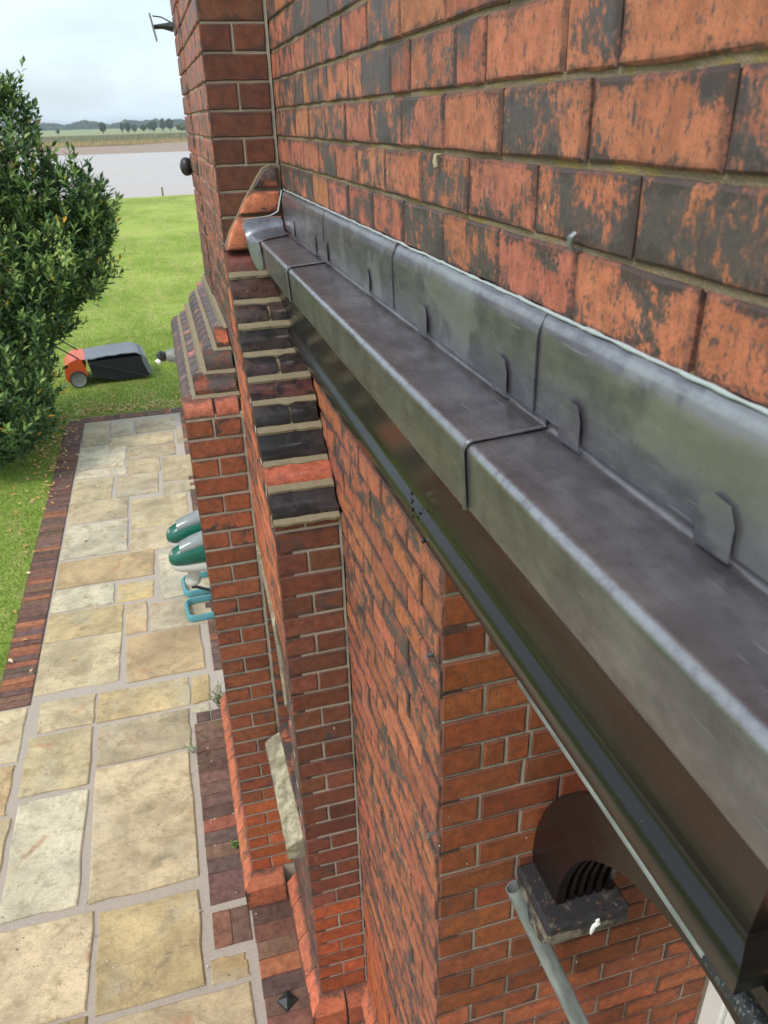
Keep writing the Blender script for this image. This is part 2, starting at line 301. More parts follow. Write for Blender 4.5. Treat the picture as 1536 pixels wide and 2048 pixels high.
# ---------------------------------------------------------------- bricks: one shared mesh per size and variant
H = 0.085; GAP = 0.009
def brick_mesh(L, hgt, depth, seed, bev=.0032, jit=.0011):
    r = random.Random(seed); hl, hh = L / 2, hgt / 2
    per = [(-hl, -hh), (-hl * .35, -hh), (hl * .3, -hh), (hl, -hh), (hl, hh * .1), (hl, hh), (hl * .4, hh), (-hl * .3, hh), (-hl, hh), (-hl, -hh * .1)]
    n = len(per); out_, inn = [], []
    tilt = (r.uniform(-1, 1) * .0012, r.uniform(-1, 1) * .0008)
    for i, (a, b) in enumerate(per):
        a += r.uniform(-jit, jit); b += r.uniform(-jit, jit); out_.append((a, b))
        inn.append((a - math.copysign(min(bev * r.uniform(.8, 1.6), hl * .5), a) * (abs(a) > hl * .9), b - math.copysign(bev * r.uniform(.8, 1.6), b) * (abs(b) > hh * .9)))
    v = [(a, depth, b) for a, b in out_] + [(a, bev * r.uniform(.7, 1.3), b) for a, b in out_] + [(a, tilt[0] * a / hl + tilt[1] * b / hh, b) for a, b in inn]
    f = [(i, (i + 1) % n, n + (i + 1) % n, n + i) for i in range(n)] + [(n + i, n + (i + 1) % n, 2 * n + (i + 1) % n, 2 * n + i) for i in range(n)] + [tuple(range(2 * n, 3 * n))]
    return v, f
BM = {}
def get_brick(L, hgt, mat):
    key = (round(L, 3), round(hgt, 3), mat)
    if key not in BM:
        lst = []
        for s in range(5):
            v, f = brick_mesh(key[0], key[1], .055, hash((key[0], key[1], s)) % 10007)
            me = bpy.data.meshes.new('brick'); me.from_pydata(v, [], f); me.update(); me.materials.append(M[mat]); lst.append(me)
        BM[key] = lst
    return random.choice(BM[key])
ROT = {'-x': -math.pi / 2, '-y': 0.0}
def put_brick(parent, face, plane, t, z, L, col, cov, hgt=H - GAP, mat='brick', proud=None):
    """face: outward normal; plane: coordinate of the wall face; t: centre along the wall; z: centre height"""
    o = bpy.data.objects.new('brick', get_brick(L, hgt, mat)); COL.objects.link(o); o.parent = parent
    pr = random.uniform(-.0012, .0016) if proud is None else proud
    o.location = (plane - pr, t, z) if face == '-x' else (t, plane - pr, z)
    o.rotation_euler = (random.uniform(-.006, .006), 0, ROT[face] + random.uniform(-.004, .004)); o.color = (*col, cov); return o
def far_bricks(g, face, plane, t, z, L, hgt=H - GAP):     # same piece, joined into one mesh
    v, f = brick_mesh(L, hgt, .05, random.randrange(9999)); R3 = Matrix.Rotation(ROT[face], 3, 'Z'); off = Vector((plane, t, z) if face == '-x' else (t, plane, z))
    g.add([tuple(R3 @ Vector(q) + off) for q in v], f)
def jitcol(c, a=.12, hue=.05):
    s = 1 + random.gauss(0, a); return (max(.02, c[0] * s), max(.015, c[1] * s * (1 + random.gauss(0, hue))), max(.012, c[2] * s * (1 + random.gauss(0, hue))))
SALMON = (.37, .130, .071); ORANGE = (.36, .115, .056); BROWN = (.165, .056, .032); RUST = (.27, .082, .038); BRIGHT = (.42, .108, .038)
LOWZ = -3.38                                            # below this the bricks are clean bright orange

house = thing('brick_house', 'tall weathered red brick house wall with stepped buttresses, right side of view', 'house', (0, 0, -4.2))
HZ = Vector((0, 0, 4.2))
def part(name, geo_or_none, mat, smooth=False):
    o = geo_or_none.build(name, mat, house, smooth); o.location = HZ; return o
W = 0.2275; YB = -0.762; YR = -1.7438

# main wall core: mortar behind the bricks
g = Geo()
g.prism([(.006, -1.0), (.006, 2.6), (.34, 2.6), (.34, -1.0)], 'y', -3.6, .0) if False else None
poly = [(-3.6, -1.0), (.45, -1.0), (.45, 2.6), (-3.6, 2.6)]
g.prism(poly, 'x', .016, .34)
main_wall = part('main_wall', g, 'mortar_dark')
g = Geo(); g.box(.0055, .34, YR + .006, .45, -4.2, -1.001); lower_wall = part('lower_wall', g, 'mortar_dark')
ZU = lambda z: z
S = .2235
stuff_up = Geo()
beds = Geo()
for row in range(-26, 12):
    zj = -row * H; vv, ff = [], []; ny = 90
    if zj < -.98: break
    for q in range(ny + 1):
        y = -3.6 + 3.6 * q / ny; e = .0018 + .0026 * mnoise.noise(Vector((y * 9, row * 3.3, 0))) + .0016 * mnoise.noise(Vector((y * 41, row * 5.1, 2)))
        vv += [(.0036 + e, y, zj - .0062), (.0030 + e, y, zj + .0062), (.0165, y, zj + .0062), (.0165, y, zj - .0062)]
    for q in range(ny): ff += [(q * 4 + a, q * 4 + (a + 1) % 4, q * 4 + 4 + (a + 1) % 4, q * 4 + 4 + a) for a in range(4)]
    beds.add(vv, ff)
beds.build('bed_joints', 'mortar_old', main_wall, True, 40)
for row in range(-26, 12):
    z0 = -row * H; zc = z0 - H / 2
    if zc < -1.0: break
    joints = []
    if row % 4 == 2:                                    # Flemish course
        y = -2.223 - 6 * .335
        while y < .3:
            joints.append((y, y + .1125)); joints.append((y + .1125, y + .335 - .1125 + .1125)); y += .335
        segs = []
        for a, b in joints: segs.append((a, b))
        # bricks: header [y, y+.1125], stretcher the rest
        segs = []
        y = -2.223 - 6 * .335
        while y < .3: segs += [(y, y + .1125), (y + .1125, y + .335)]; y += .335
    else:
        y0 = -2.06 if row % 2 == 0 else -1.953
        segs = [(y0 + k * S, y0 + (k + 1) * S) for k in range(-9, 14)]
    for a, b in segs:
        a += random.uniform(-.003, .003); a2, b2 = max(a, -3.55), min(b, -.006)
        if b2 - a2 < .03: continue
        L = b2 - a2 - .0045; yc = (a2 + b2) / 2
        Lq = round(L, 2) if L > .19 else L
        if b2 - a2 > .2: L = .2188
        vis = zc < .36 - .30 * max(0, -yc - .3) / 2.3 and zc > -.56 and yc > -2.75
        if not vis: far_bricks(stuff_up, '-x', 0, yc, zc, L); continue
        cov = random.choice((.34, .40, .45, .50, .54, .58, .64, .46, .38, .52)) + random.uniform(-.06, .06)
        put_brick(main_wall, '-x', 0.0, yc, zc, L, jitcol(SALMON, .09, .06), cov, H - .0074)
# lower main wall beside the porch
for row in range(12, 50):
    zc = -(row * H) - H / 2 + .01
    if zc - H / 2 < -4.2: break
    y0 = -2.06 if row % 2 == 0 else -1.953
    for kx in range(0, 10):
        a, b = y0 + kx * S, y0 + (kx + 1) * S
        a2, b2 = max(a, YR + .0), min(b, YB - .004 if zc < -1.40 else -(-.707 - zc) * .93 + .02)
        if b2 - a2 < .035: continue
        L = .2195 if b2 - a2 > .222 else b2 - a2 - .004
        low = zc < LOWZ
        put_brick(lower_wall, '-x', 0.0, (a2 + b2) / 2, zc, L, jitcol(BRIGHT if low else ORANGE, .12, .07), random.uniform(0, .2) if low else random.uniform(.26, .54), H - .0105, proud=random.uniform(-.002, .004))
o = stuff_up.build('brickwork', 'brick', main_wall); o['kind'] = 'stuff'; o.color = (*SALMON, .5)

# porch return: brick reveal facing the viewer under the cornice
g = Geo(); g.box(.0065, 1.0, YR + .0048, YR + .30, -4.2, -1.012); porch_wall = part('porch_wall', g, 'mortar_pale')
M_ = 15.657
for i in range(-4, 34):
    ztop = -(M_ + i) * H; zc = ztop - H / 2
    if ztop > -1.02 or zc < -4.16: continue
    x = .0005
    first = .105 if i % 2 else .2165
    if i == 3: first = .105
    segs = []; L = first
    while x < .93:
        b = min(x + L, .955); segs.append((x, b)); x = b; L = .2165 if i != 3 or x > .2 else .062
    for a, b in segs:
        if b - a < .03: continue
        low = zc < -2.6
        c = jitcol((.275, .078, .029) if not low else (.36, .105, .048), .16, .06)
        put_brick(porch_wall, '-y', YR, (a + b) / 2, zc, round(b - a - .0085, 3), c, random.uniform(.04, .22) if not low else random.uniform(.1, .34), H - .009)
# back and near side of the recess, out of the picture's main view
g = Geo(); g.box(1.0, 1.2, -3.4, YR + .30, -4.2, -1.012); porch_back = part('porch_back_wall', g, 'white_paint')
g = Geo(); g.box(.007, 1.0, -3.5, -2.93, -4.2, -1.012); nj = part('porch_side_wall', g, 'mortar_pale')
st = Geo()
for i in range(0, 37):
    zc = -1.06 - i * H
    for kk in range(3): far_bricks(st, '-x', 0.0, -3.45 + .11 * (i % 2) + kk * .2235, zc, .2155) if -3.45 + .11 * (i % 2) + kk * .2235 < -3.04 else None
o = st.build('brickwork', 'brick', nj); o['kind'] = 'stuff'; o.color = (*ORANGE, .4)
g = Geo(); g.box(.012, 1.0, -2.928, YR + .002, -1.010, -.985); part('porch_ceiling', g, 'brown_gloss_paint')

# buttress nearest the cornice: upper shaft, tumbled slope, lower shaft
g = Geo()
prof = [(0.5, 2.6), (.0045, 2.6), (.0045, -.70)]
NC = 10
zs = [-.707, -.783, -.865, -.934, -1.015, -1.083, -1.143, -1.215, -1.305, -1.365, -1.448]
runs = [.000 - .0755 * i for i in range(NC + 1)]        # y of each step's back
for i in range(NC):
    prof += [(runs[i] + .012, zs[i] - .012), (runs[i] + .010, zs[i + 1] - .010)]
prof += [(YB + .0045, -1.452), (YB + .0045, -4.2), (.5, -4.2)]
g.prism(prof, 'x', -.100, -.0005)
WIN = [(.05, -1.945), (-.08, -1.95), (-.155, -1.964), (-.293, -2.003), (-.435, -2.076), (-.542, -2.20), (-.585, -2.34), (-.585, -3.03), (.05, -3.03)]
outer = [(.05, 2.6)] + prof[1:-1] + [(.05, -4.2)] + WIN[::-1]
g.prism(outer, 'x', -W + .0065, -.1002)
g.box(-W + .007, -.1003, .0065, .06, -3.05, -1.93)
buttress = part('buttress', g, 'mortar_pale')
def shaft(parent, plane, x0, x1, joints_z, colf, covf, phase=0, mid=None, hsp=GAP):
    for i in range(len(joints_z) - 1):
        zt, zb = joints_z[i], joints_z[i + 1]; zc = (zt + zb) / 2; hh = round(zt - zb - hsp, 3)
        if (i + phase) % 2 == 0: cuts = [(x0, x1)]
        else: m_ = (x0 + x1) / 2 + random.uniform(-.006, .006) if mid is None else mid; cuts = [(x0, m_ - .0015), (m_ + .0015, x1)]
        for a, b in cuts: put_brick(parent, '-y', plane, (a + b) / 2, zc, round(b - a - .005, 3), colf(zc), covf(zc), hh)
up_j = [H * k for k in range(3, -11, -1)]
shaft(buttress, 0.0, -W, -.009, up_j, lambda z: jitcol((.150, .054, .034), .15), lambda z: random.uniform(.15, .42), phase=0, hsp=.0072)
st = Geo(); 
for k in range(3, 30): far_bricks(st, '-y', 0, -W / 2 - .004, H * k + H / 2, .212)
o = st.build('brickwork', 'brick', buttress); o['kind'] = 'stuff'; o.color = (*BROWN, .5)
low_j = [-(20.495 + i) * H for i in range(-3, 26)]
low_j = [-1.452] + [z for z in low_j if z < -1.47 and z > -3.93] + [-3.978]
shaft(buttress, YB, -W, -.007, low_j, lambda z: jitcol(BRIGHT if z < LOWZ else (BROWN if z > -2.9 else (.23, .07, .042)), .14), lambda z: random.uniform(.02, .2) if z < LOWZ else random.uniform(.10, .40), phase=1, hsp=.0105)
# tumbled courses: each a moulded, glazed brick with its own profile
def moulded(parent, x0, x1, yb, zt, zb, run, kind, col, cov, mat='glazed_brick', axis='x'):
    """profile in (y,z): back yb, sloping out by run towards -y; hollow or round"""
    z1 = zt - .006; z0 = zb + .002; hz_ = z1 - z0
    if kind == 'round':
        pts = [(yb + .03, z1), (yb - run * .16, z1)] + [(yb - run * .16 - run * .76 * math.sin(a), z1 - (1 - math.cos(a)) * hz_ * .80) for a in np.linspace(.22, math.pi / 2, 7)] + [(yb - run * .93, z0), (yb + .03, z0)]
    else:
        pts = [(yb + .03, z1), (yb - run * .14, z1), (yb - run * .20, z1 - hz_ * .04)] + [(yb - run * .22 - run * .56 * (1 - math.cos(a)) , z1 - hz_ * .06 - math.sin(a) * hz_ * .62) for a in np.linspace(.15, math.pi / 2, 6)] + [(yb - run * .94, z1 - hz_ * .72), (yb - run * .97, z0 + hz_ * .12), (yb - run * .95, z0), (yb + .03, z0)]
    n = len(pts); nseg = 5; v = []; f = []
    for s in range(nseg + 1):
        x = x0 + (x1 - x0) * s / nseg
        for (a, b) in pts: v.append((x - (x0 + x1) / 2, a + wob((x * 3, a * 3, b * 3), 9, .0016) - yb, b + wob((x * 4, b, a), 11, .0014) - zb))
    for s in range(nseg):
        for i in range(n): f.append((s * n + i, s * n + (i + 1) % n, (s + 1) * n + (i + 1) % n, (s + 1) * n + i))
    f += [tuple(range(n))[::-1], tuple(nseg * n + i for i in range(n))]
    gg = Geo().add(v, f); o = gg.build('brick', mat, parent, True, 50); o.color = (*col, cov); return o
kinds = ['round', 'hollow', 'round2', 'hollow', 'round2', 'hollow', 'round2', 'hollow', 'round', 'hollow']
DK = (.060, .036, .031)
cols = [(.16, .06, .045), (.085, .042, .034), DK, (.045, .032, .03), DK, (.09, .04, .032), (.04, .034, .035), (.03, .028, .03), (.36, .11, .055), (.036, .03, .032)]
covs = [.3, .35, .5, .5, .5, .45, .6, .6, .2, .55]
for i in range(NC):
    kd = kinds[i]; xr = -.006 if i > 0 else -.05
    spans = [(-W + .002, xr)] if not kd.endswith('2') else [(-W + .002, -.118 + random.uniform(-.006, .006)), (-.100 + random.uniform(-.006, .006), xr - .008)]
    for a, b in spans:
        o = moulded(buttress, a, b, runs[i], zs[i], zs[i + 1], .083, kd.rstrip('2'), jitcol(cols[i], .1), covs[i])
        o.location = ((a + b) / 2, runs[i], zs[i + 1])
# sandy mortar weathering laid on each step
gm = Geo()
for i in range(NC + 1):
    y = runs[i]; z = zs[i]
    nx = 12
    vs_, fs_ = [], []
    for s in range(nx + 1):
        x = -W + .003 + (W - .010) * s / nx; e = wob((x, i * 3.1, 0), 30, .004)
        yb2 = y + .014; yf = y - .022 + wob((x, i, 7), 25, .010) + wob((x, i, 17), 70, .006)
        if i < NC and kinds[i].endswith('2') and abs(x + .109) < .012: yf -= .012
        vs_ += [(x, yb2, z + .016 + e * .4), (x, y - .010, z + .008 + e * .6), (x, yf, z - .003 + e * .4), (x, yf + .002, z - .012), (x, yb2, z - .014)]
    for s in range(nx):
        for q in range(5): fs_.append((s * 5 + q, s * 5 + (q + 1) % 5, (s + 1) * 5 + (q + 1) % 5, (s + 1) * 5 + q))
    fs_ += [tuple(range(5)), tuple(nx * 5 + q for q in range(5))[::-1]]
    if 0 < i <= NC: gm.add(vs_, fs_)
for i in range(NC):
    if kinds[i].endswith('2'):                      # upright joint between the two header noses
        gm.prism([(runs[i] + .01, zs[i] - .006), (runs[i] - .020, zs[i] - .008), (runs[i] - .055, zs[i] - .040), (runs[i] - .062, zs[i + 1] + .004), (runs[i] + .01, zs[i + 1] + .004)], 'x', -.121, -.097)
o = gm.build('mortar_weathering', 'mortar_sand', buttress, True, 50)
# carved orange cap pieces where the slope dies into the shaft
def cap_piece(poly, y0, y1, col, cov, rnd=.012):
    n = len(poly); cx = sum(p[0] for p in poly) / n; cz = sum(p[1] for p in poly) / n
    def ring(y, s): return [(cx + (p[0] - cx) * s, y, cz + (p[1] - cz) * s) for p in poly]
    v = ring(y1, 1.0) + ring(y0 + rnd, 1.0) + ring(y0 + rnd * .3, .94) + ring(y0, .80); f = []
    for r in range(3): f += [(r * n + i, r * n + (i + 1) % n, (r + 1) * n + (i + 1) % n, (r + 1) * n + i) for i in range(n)]
    f += [tuple(range(3 * n, 4 * n))]
    o = Geo().add(v, f).build('brick', 'brick', buttress, True, 35); o.color = (*col, cov); return o
cap_piece([(-.222, -.700), (-.012, -.700), (-.012, -.594), (-.168, -.590), (-.2, -.64)], -.066, .01, (.55, .19, .10), .12)
cap_piece([(-.163, -.583), (-.010, -.583), (-.010, -.512), (-.112, -.506), (-.135, -.535)], -.056, .01, (.55, .18, .09), .3)
cap_piece([(-.104, -.500), (-.012, -.500), (-.012, -.436), (-.035, -.428), (-.062, -.440), (-.085, -.468)], -.046, .01, (.40, .14, .085), .62)
gm = Geo(); gm.prism([(-.215, -.703), (-.003, -.703), (-.003, -.428), (-.034, -.424), (-.064, -.436), (-.088, -.466), (-.114, -.505), (-.138, -.536), (-.168, -.588), (-.202, -.640), (-.223, -.69)], 'y', -.030, .004)
gm.build('cap_mortar', 'mortar_sand', buttress)
# far jamb of the window recess
for i in range(12):
    zc = -3.02 + .0425 + i * H
    if zc < -1.97: put_brick(buttress, '-y', -.002, -.166, zc, .112, jitcol((.25, .078, .038), .15), random.uniform(.1, .4), H - .0105)
# side face of the buttress (seen at a grazing angle)
st = Geo(); 
for row in range(8, 50):
    zc = -(row * H) - H / 2 + .02
    if zc < -3.97: break
    yf = YB if zc < -1.50 else -(-.707 - zc) * .93 + .050
    if yf > -.03: continue
    y = -.004; kx = row % 2
    seglist = [.1125 if (row % 2) else .2235]
    while y > yf + .02:
        L = seglist[0] if y > -.01 else .2235; b = max(y - L, yf + .001)
        if y - b > .03:
            inwin = -2.95 < zc < -1.99 and (b + y) / 2 > -.57
            if not (inwin and zc < -2.0 - .26 * max(0, (-.15 - (b + y) / 2) / .42) ** 2):
                if zc > -2.0: put_brick(buttress, '-x', -W, (y + b) / 2, zc, round(y - b - .006, 3), jitcol((.42, .12, .055), .2), random.uniform(.1, .5), H - .007)
                else: far_bricks(st, '-x', -W, (y + b) / 2, zc, y - b - .006)
        y = b
o = st.build('brickwork', 'brick', buttress); o['kind'] = 'stuff'; o.color = (*ORANGE, .6)

# corner wing beyond the buttress: lower mass with hipped weathering, upper wall above it
XW = -.457
g = Geo()
g.box(-W + .0065, -.02, .51, 1.55, -1.0, 2.6)
g.box(XW + .0065, -W + .01, .0045, 1.6, -4.2, -1.325)
g.box(-W + .008, -.02, .505, 1.6, -4.2, -1.0)
wing = part('corner_wing', g, 'mortar_pale')
b2_j = [-1.3405 - i * .08487 for i in range(0, 32)]; b2_j = [z for z in b2_j if z > -3.93] + [-3.978]
shaft(wing, 0.0, XW, -W - .006, b2_j, lambda z: jitcol(BRIGHT if z < -3.45 else RUST, .15), lambda z: random.uniform(.02, .18) if z < -3.45 else random.uniform(.10, .38), phase=1, hsp=.0105)
# hipped weathering: four courses stepping back on two sides
nst = 4
gm = Geo()
for s in range(nst):
    x0, y0 = XW + .058 * s, .002 + .08 * s; zb, zt = -1.337 + .072 * s, -1.337 + .072 * (s + 1); x1, y1 = XW + .058 * (s + 1), .08 * (s + 1)
    # mortar bed and core of the step
    gm.prism([(x0 + .034, y0 + .050), (-W + .004, y0 + .050), (-W + .004, 1.6), (x0 + .034, 1.6)], 'z', zb - .004, zt - .012)
    # sandy top of the step
    zz = zt - .007; gm.add([(x0 + .040, y0 + .050, zz), (-W + .003, y0 + .050, zz), (-W + .003, y1 + .03, zz + .016), (x1 + .03, y1 + .03, zz + .016), (x1 + .03, 1.6, zz + .016), (x0 + .040, 1.6, zz)], [(0, 1, 2, 3), (0, 3, 4, 5)])
    fr = s % 2 == 0; cut = [(x0 + .001, -W - .003)]
    if s == 0: cut = [(x0 + .001, -.338), (-.330, -W - .010)]
    for ci, (a, b) in enumerate(cut):
        o = moulded(wing, a, b, y0 + .062, zt, zb, .066, 'round' if fr else 'hollow', jitcol([(.42, .14, .08), (.30, .09, .05), (.17, .06, .04), (.46, .13, .06)][s], .1), [.25, .55, .6, .35][s], 'brick')
        o.location = ((a + b) / 2, y0 + .062, zb)
    # side bricks of the left slope: headers along y
    y = y0 + .050; kk = 0
    while y < 1.56:
        L = .108
        o = moulded(wing, 0, L, .056, zt, zb, .058, 'round' if fr else 'hollow', jitcol(random.choice(((.15, .10, .09), (.11, .09, .085), (.38, .16, .11), (.18, .12, .10))), .15), .55, 'brick')
        o.rotation_euler = (0, 0, -math.pi / 2); o.location = (x0 + .056, y + L / 2, zb); y += L + .005; kk += 1
gm.build('mortar_weathering', 'mortar_sand', wing)
st = Geo()
for row in range(-30, 13):
    zc = -(row * H) - H / 2
    for seg0, seg1, pl in ((.002, 1.0, -W), (1.004, 1.55, -W - .006)):
        y = seg0 - (.11 if row % 2 else 0)
        while y < seg1:
            a, b = max(y, seg0), min(y + .2235, seg1)
            if b - a > .03: far_bricks(st, '-x', pl, (a + b) / 2, zc, b - a - .005)
            y += .2235
o = st.build('brickwork', 'brick', wing); o['kind'] = 'stuff'; o.color = (.44, .15, .085, .5)
g = Geo(); g.box(-W + .0065, -.02, .008, .502, -1.3, 2.6); g.build('inner_core', 'mortar_old', wing)
# plinth: chamfered clean bricks round both masses
def plinth(parent, x0, x1, yf, yback, xl=True):
    P1 = .055; zt, zm, zb = -3.975, -4.055, -4.2
    n = max(1, round((x1 - x0) / .115)); 
    for i in range(n):
        a, b = x0 + (x1 - x0) * i / n + .003, x0 + (x1 - x0) * (i + 1) / n - .003
        a2 = a - (P1 if i == 0 and xl else 0)
        v = [(a, yf + .004, zt), (b, yf + .004, zt), (b, yf - P1, zm), (a2, yf - P1, zm), (b, yf - P1, zb), (a2, yf - P1, zb), (a, yf + .03, zb), (b, yf + .03, zb)]
        f = [(0, 1, 2, 3), (3, 2, 4, 5), (0, 3, 5, 6), (1, 7, 4, 2), (0, 6, 7, 1)]
        o = Geo().add(v, f).build('brick', 'brick', parent); o.color = (*jitcol((.42, .125, .06), .1), .28)
    y = yf - P1
    while y < yback:
        y2 = min(y + .2, yback); a, b = (max(y + .003, yf)), y2 - .003
        v = [(x0 + .004, a, zt), (x0 + .004, b, zt), (x0 - P1, b, zm), (x0 - P1, y + .003, zm), (x0 - P1, b, zb), (x0 - P1, y + .003, zb), (x0 + .03, a, zb), (x0 + .03, b, zb)]
        f = [(0, 3, 2, 1), (3, 5, 4, 2), (0, 6, 5, 3), (1, 2, 4, 7), (0, 1, 7, 6)]
        o = Geo().add(v, f).build('brick', 'brick', parent); o.color = (*jitcol((.42, .125, .06), .1), .3); y = y2
plinth(buttress, -W, -.004, YB, -.058); plinth(wing, XW, -W - .058, 0.0, 1.58)
# main wall plinth course
y = YR
while y < YB - .06:
    v = [(.004, y + .003, -3.975), (.004, y + .197, -3.975), (-.05, y + .197, -4.055), (-.05, y + .003, -4.055), (-.05, y + .197, -4.2), (-.05, y + .003, -4.2), (.03, y + .003, -4.2), (.03, y + .197, -4.2)]
    o = Geo().add(v, [(0, 3, 2, 1), (3, 5, 4, 2), (0, 6, 5, 3), (1, 2, 4, 7), (0, 1, 7, 6)]).build('brick', 'brick', lower_wall); o.color = (*jitcol((.42, .125, .06), .1), .28); y += .2

# arched window in the buttress side wall, stone sill
win = bpy.data.objects.new('window', None); COL.objects.link(win); win.parent = house; win.location = HZ
arch = [(-.006, -1.935), (-.08, -1.94), (-.155, -1.954), (-.293, -1.993), (-.442, -2.066), (-.55, -2.192), (-.60, -2.34)]
inner = [(a if a > -.05 else a + .014, b - .024) for a, b in arch]
g = Geo(); x0, x1 = -W - .008, -W + .02; oo = arch; ii = inner; n = len(oo)
v = [(x0, a, b) for a, b in oo] + [(x0, a, b) for a, b in ii] + [(x1, a, b) for a, b in oo] + [(x1, a, b) for a, b in ii]
f = [(i, i + 1, n + i + 1, n + i) for i in range(n - 1)] + [(i, 2 * n + i, 2 * n + i + 1, i + 1) for i in range(n - 1)] + [(n + i, n + i + 1, 3 * n + i + 1, 3 * n + i) for i in range(n - 1)]
mesh_obj('window_frame', v, f, 'weathered_stone', win)
v = [(-.104, a, b) for a, b in ((.003, -1.935), (-.60, -1.935), (-.60, -3.03), (.003, -3.03))]
mesh_obj('pane', v, [tuple(range(len(v)))], 'dark_glass', win)
g = Geo(); nn = 14
v = []; f = []
for s in range(nn + 1):
    y = -.69 + .66 * s / nn; e = wob((0, y, 3), 14, .006); t = wob((5, y, 3), 20, .004)
    v += [(-.30 + e, y, -3.045 + t), (-.288 + e, y, -3.03 + t), (-W + .01, y, -2.985), (-W + .01, y, -3.11), (-.30 + e, y, -3.10 + t)]
for s in range(nn):
    for q in range(5): f.append((s * 5 + q, s * 5 + (q + 1) % 5, (s + 1) * 5 + (q + 1) % 5, (s + 1) * 5 + q))
f += [tuple(range(5)), tuple(nn * 5 + q for q in range(5))]
o = Geo().add(v, f).build('window_sill', 'weathered_stone', house); o.location = HZ
# white painted porch window frame at the back of the recess
g = Geo(); g.cbox(.955, 1.01, -1.83, YR - .004, -4.0, -1.3, .006); g.cbox(.955, 1.03, -2.9, -1.834, -3.22, -3.14, .006); g.box(.975, .995, -2.9, -1.834, -3.13, -1.3); part('porch_window_frame', g, 'white_paint')
g = Geo(); g.cbox(.78, .99, -2.92, YR - .003, -3.34, -3.235, .01); part('porch_window_sill', g, 'weathered_stone')

# ---------------------------------------------------------------- lead-capped cornice
cor = thing('lead_capped_cornice', 'long grey lead ledge and upstand over a black moulded cornice on the brick wall', 'cornice', (0, -1.4, -.65))
OFF = Vector((0, 1.4, .65))
def cpart(o): o.location = OFF; return o
def fillet(pts, rad, n=5):
    out_ = [Vector(pts[0])]
    for i in range(1, len(pts) - 1):
        p, a, b = Vector(pts[i]), Vector(pts[i - 1]), Vector(pts[i + 1]); da, db = (a - p).normalized(), (b - p).normalized(); r = rad[i - 1]
        p0, p1 = p + da * r, p + db * r
        for t in np.linspace(0, 1, n + 1): out_.append(p0 * (1 - t) ** 2 + p * 2 * t * (1 - t) + p1 * t * t)
    out_.append(Vector(pts[-1])); return out_
def sheet(name, prof, y0, y1, mat, offs, th=.0025, ny=None, seed=0, wave=.0012, lift=None):
    """sheet metal: an open profile in (x,z) run from y0 (far) to y1 (near), with thickness, dents and a slight offset outwards"""
    n = len(prof); nrm = []
    for i in range(n):
        t = (prof[min(i + 1, n - 1)] - prof[max(i - 1, 0)]).normalized(); nrm.append(Vector((-t.y, t.x)))
    if sum(v.x for v in nrm) > 0: nrm = [-v for v in nrm]
    ny = ny or max(8, int(abs(y1 - y0) / .025)); v = []; f = []
    for s in range(ny + 1):
        t = s / ny; y = y0 + (y1 - y0) * t; o_ = offs(t)
        for i in range(n):
            w = wave * (mnoise.noise(Vector((prof[i].x * 14 + seed, y * 5.5, prof[i].y * 14))) + .5 * mnoise.noise(Vector((prof[i].x * 30, y * 17 + seed, prof[i].y * 30))))
            p = prof[i] + nrm[i] * (o_ + w + (lift(t, i / (n - 1)) if lift else 0)); v.append((p.x, y, p.y))
    m = len(v)
    for s in range(ny + 1):
        for i in range(n): a = v[s * n + i]; v.append((a[0] - nrm[i].x * th, a[1], a[2] - nrm[i].y * th))
    for s in range(ny):
        for i in range(n - 1):
            q = (s * n + i, s * n + i + 1, (s + 1) * n + i + 1, (s + 1) * n + i); f.append(q); f.append(tuple(m + k for k in q[::-1]))
    for s in (0, ny):
        for i in range(n - 1): f.append((s * n + i, s * n + i + 1, m + s * n + i + 1, m + s * n + i))
    for i in (0, n - 1):
        for s in range(ny): f.append((s * n + i, (s + 1) * n + i, m + (s + 1) * n + i, m + s * n + i))
    gg = Geo().add(v, f); return cpart(gg.build(name, mat, cor, True, 60)), v[ny * n:(ny + 1) * n]
ledge_p = fillet([(-.0045, -.585), (-.0045, -.648), (-.117, -.655), (-.111, -.744)], (.010, .011), 6)
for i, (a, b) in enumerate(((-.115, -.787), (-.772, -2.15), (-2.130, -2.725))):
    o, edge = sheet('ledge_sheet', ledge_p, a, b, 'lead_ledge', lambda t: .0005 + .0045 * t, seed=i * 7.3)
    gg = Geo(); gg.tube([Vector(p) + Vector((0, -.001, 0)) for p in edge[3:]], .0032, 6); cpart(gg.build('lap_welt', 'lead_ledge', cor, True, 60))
flash_p = fillet([(-.0008, -.5065), (-.006, -.512), (-.0125, -.530), (-.0115, -.632)], (.004, .012), 4)
for i, (a, b) in enumerate(((-.085, -.80), (-.775, -1.480), (-1.455, -2.125), (-2.085, -3.2))):
    sheet('cover_flashing', flash_p, a, b, 'lead_flashing', lambda t: .0006 + .0020 * t, seed=i * 3.1 + 40, wave=.0024, lift=lambda t, s: .0012 * max(0, (t - .95) / .05) * s)
# sealant bead along the top of the flashing
ys = np.linspace(-.075, -3.2, 260)
gg = Geo(); gg.tube([(-.0035 + wob((0, y, 1), 22, .0012), y, -.5045 + wob((3, y, 2), 13, .0022) + wob((3, y, 9), 60, .0014)) for y in ys], [.0024 + wob((9, y, 4), 28, .0016) for y in ys], 7)
gg.tube([(-.010, -.078, -.507), (-.03, -.083, -.575), (-.06, -.088, -.588), (-.10, -.088, -.592), (-.160, -.086, -.596)], [.003, .003, .0028, .0025, .002], 6)
cpart(gg.build('sealant_bead', 'sealant', cor, True, 60))
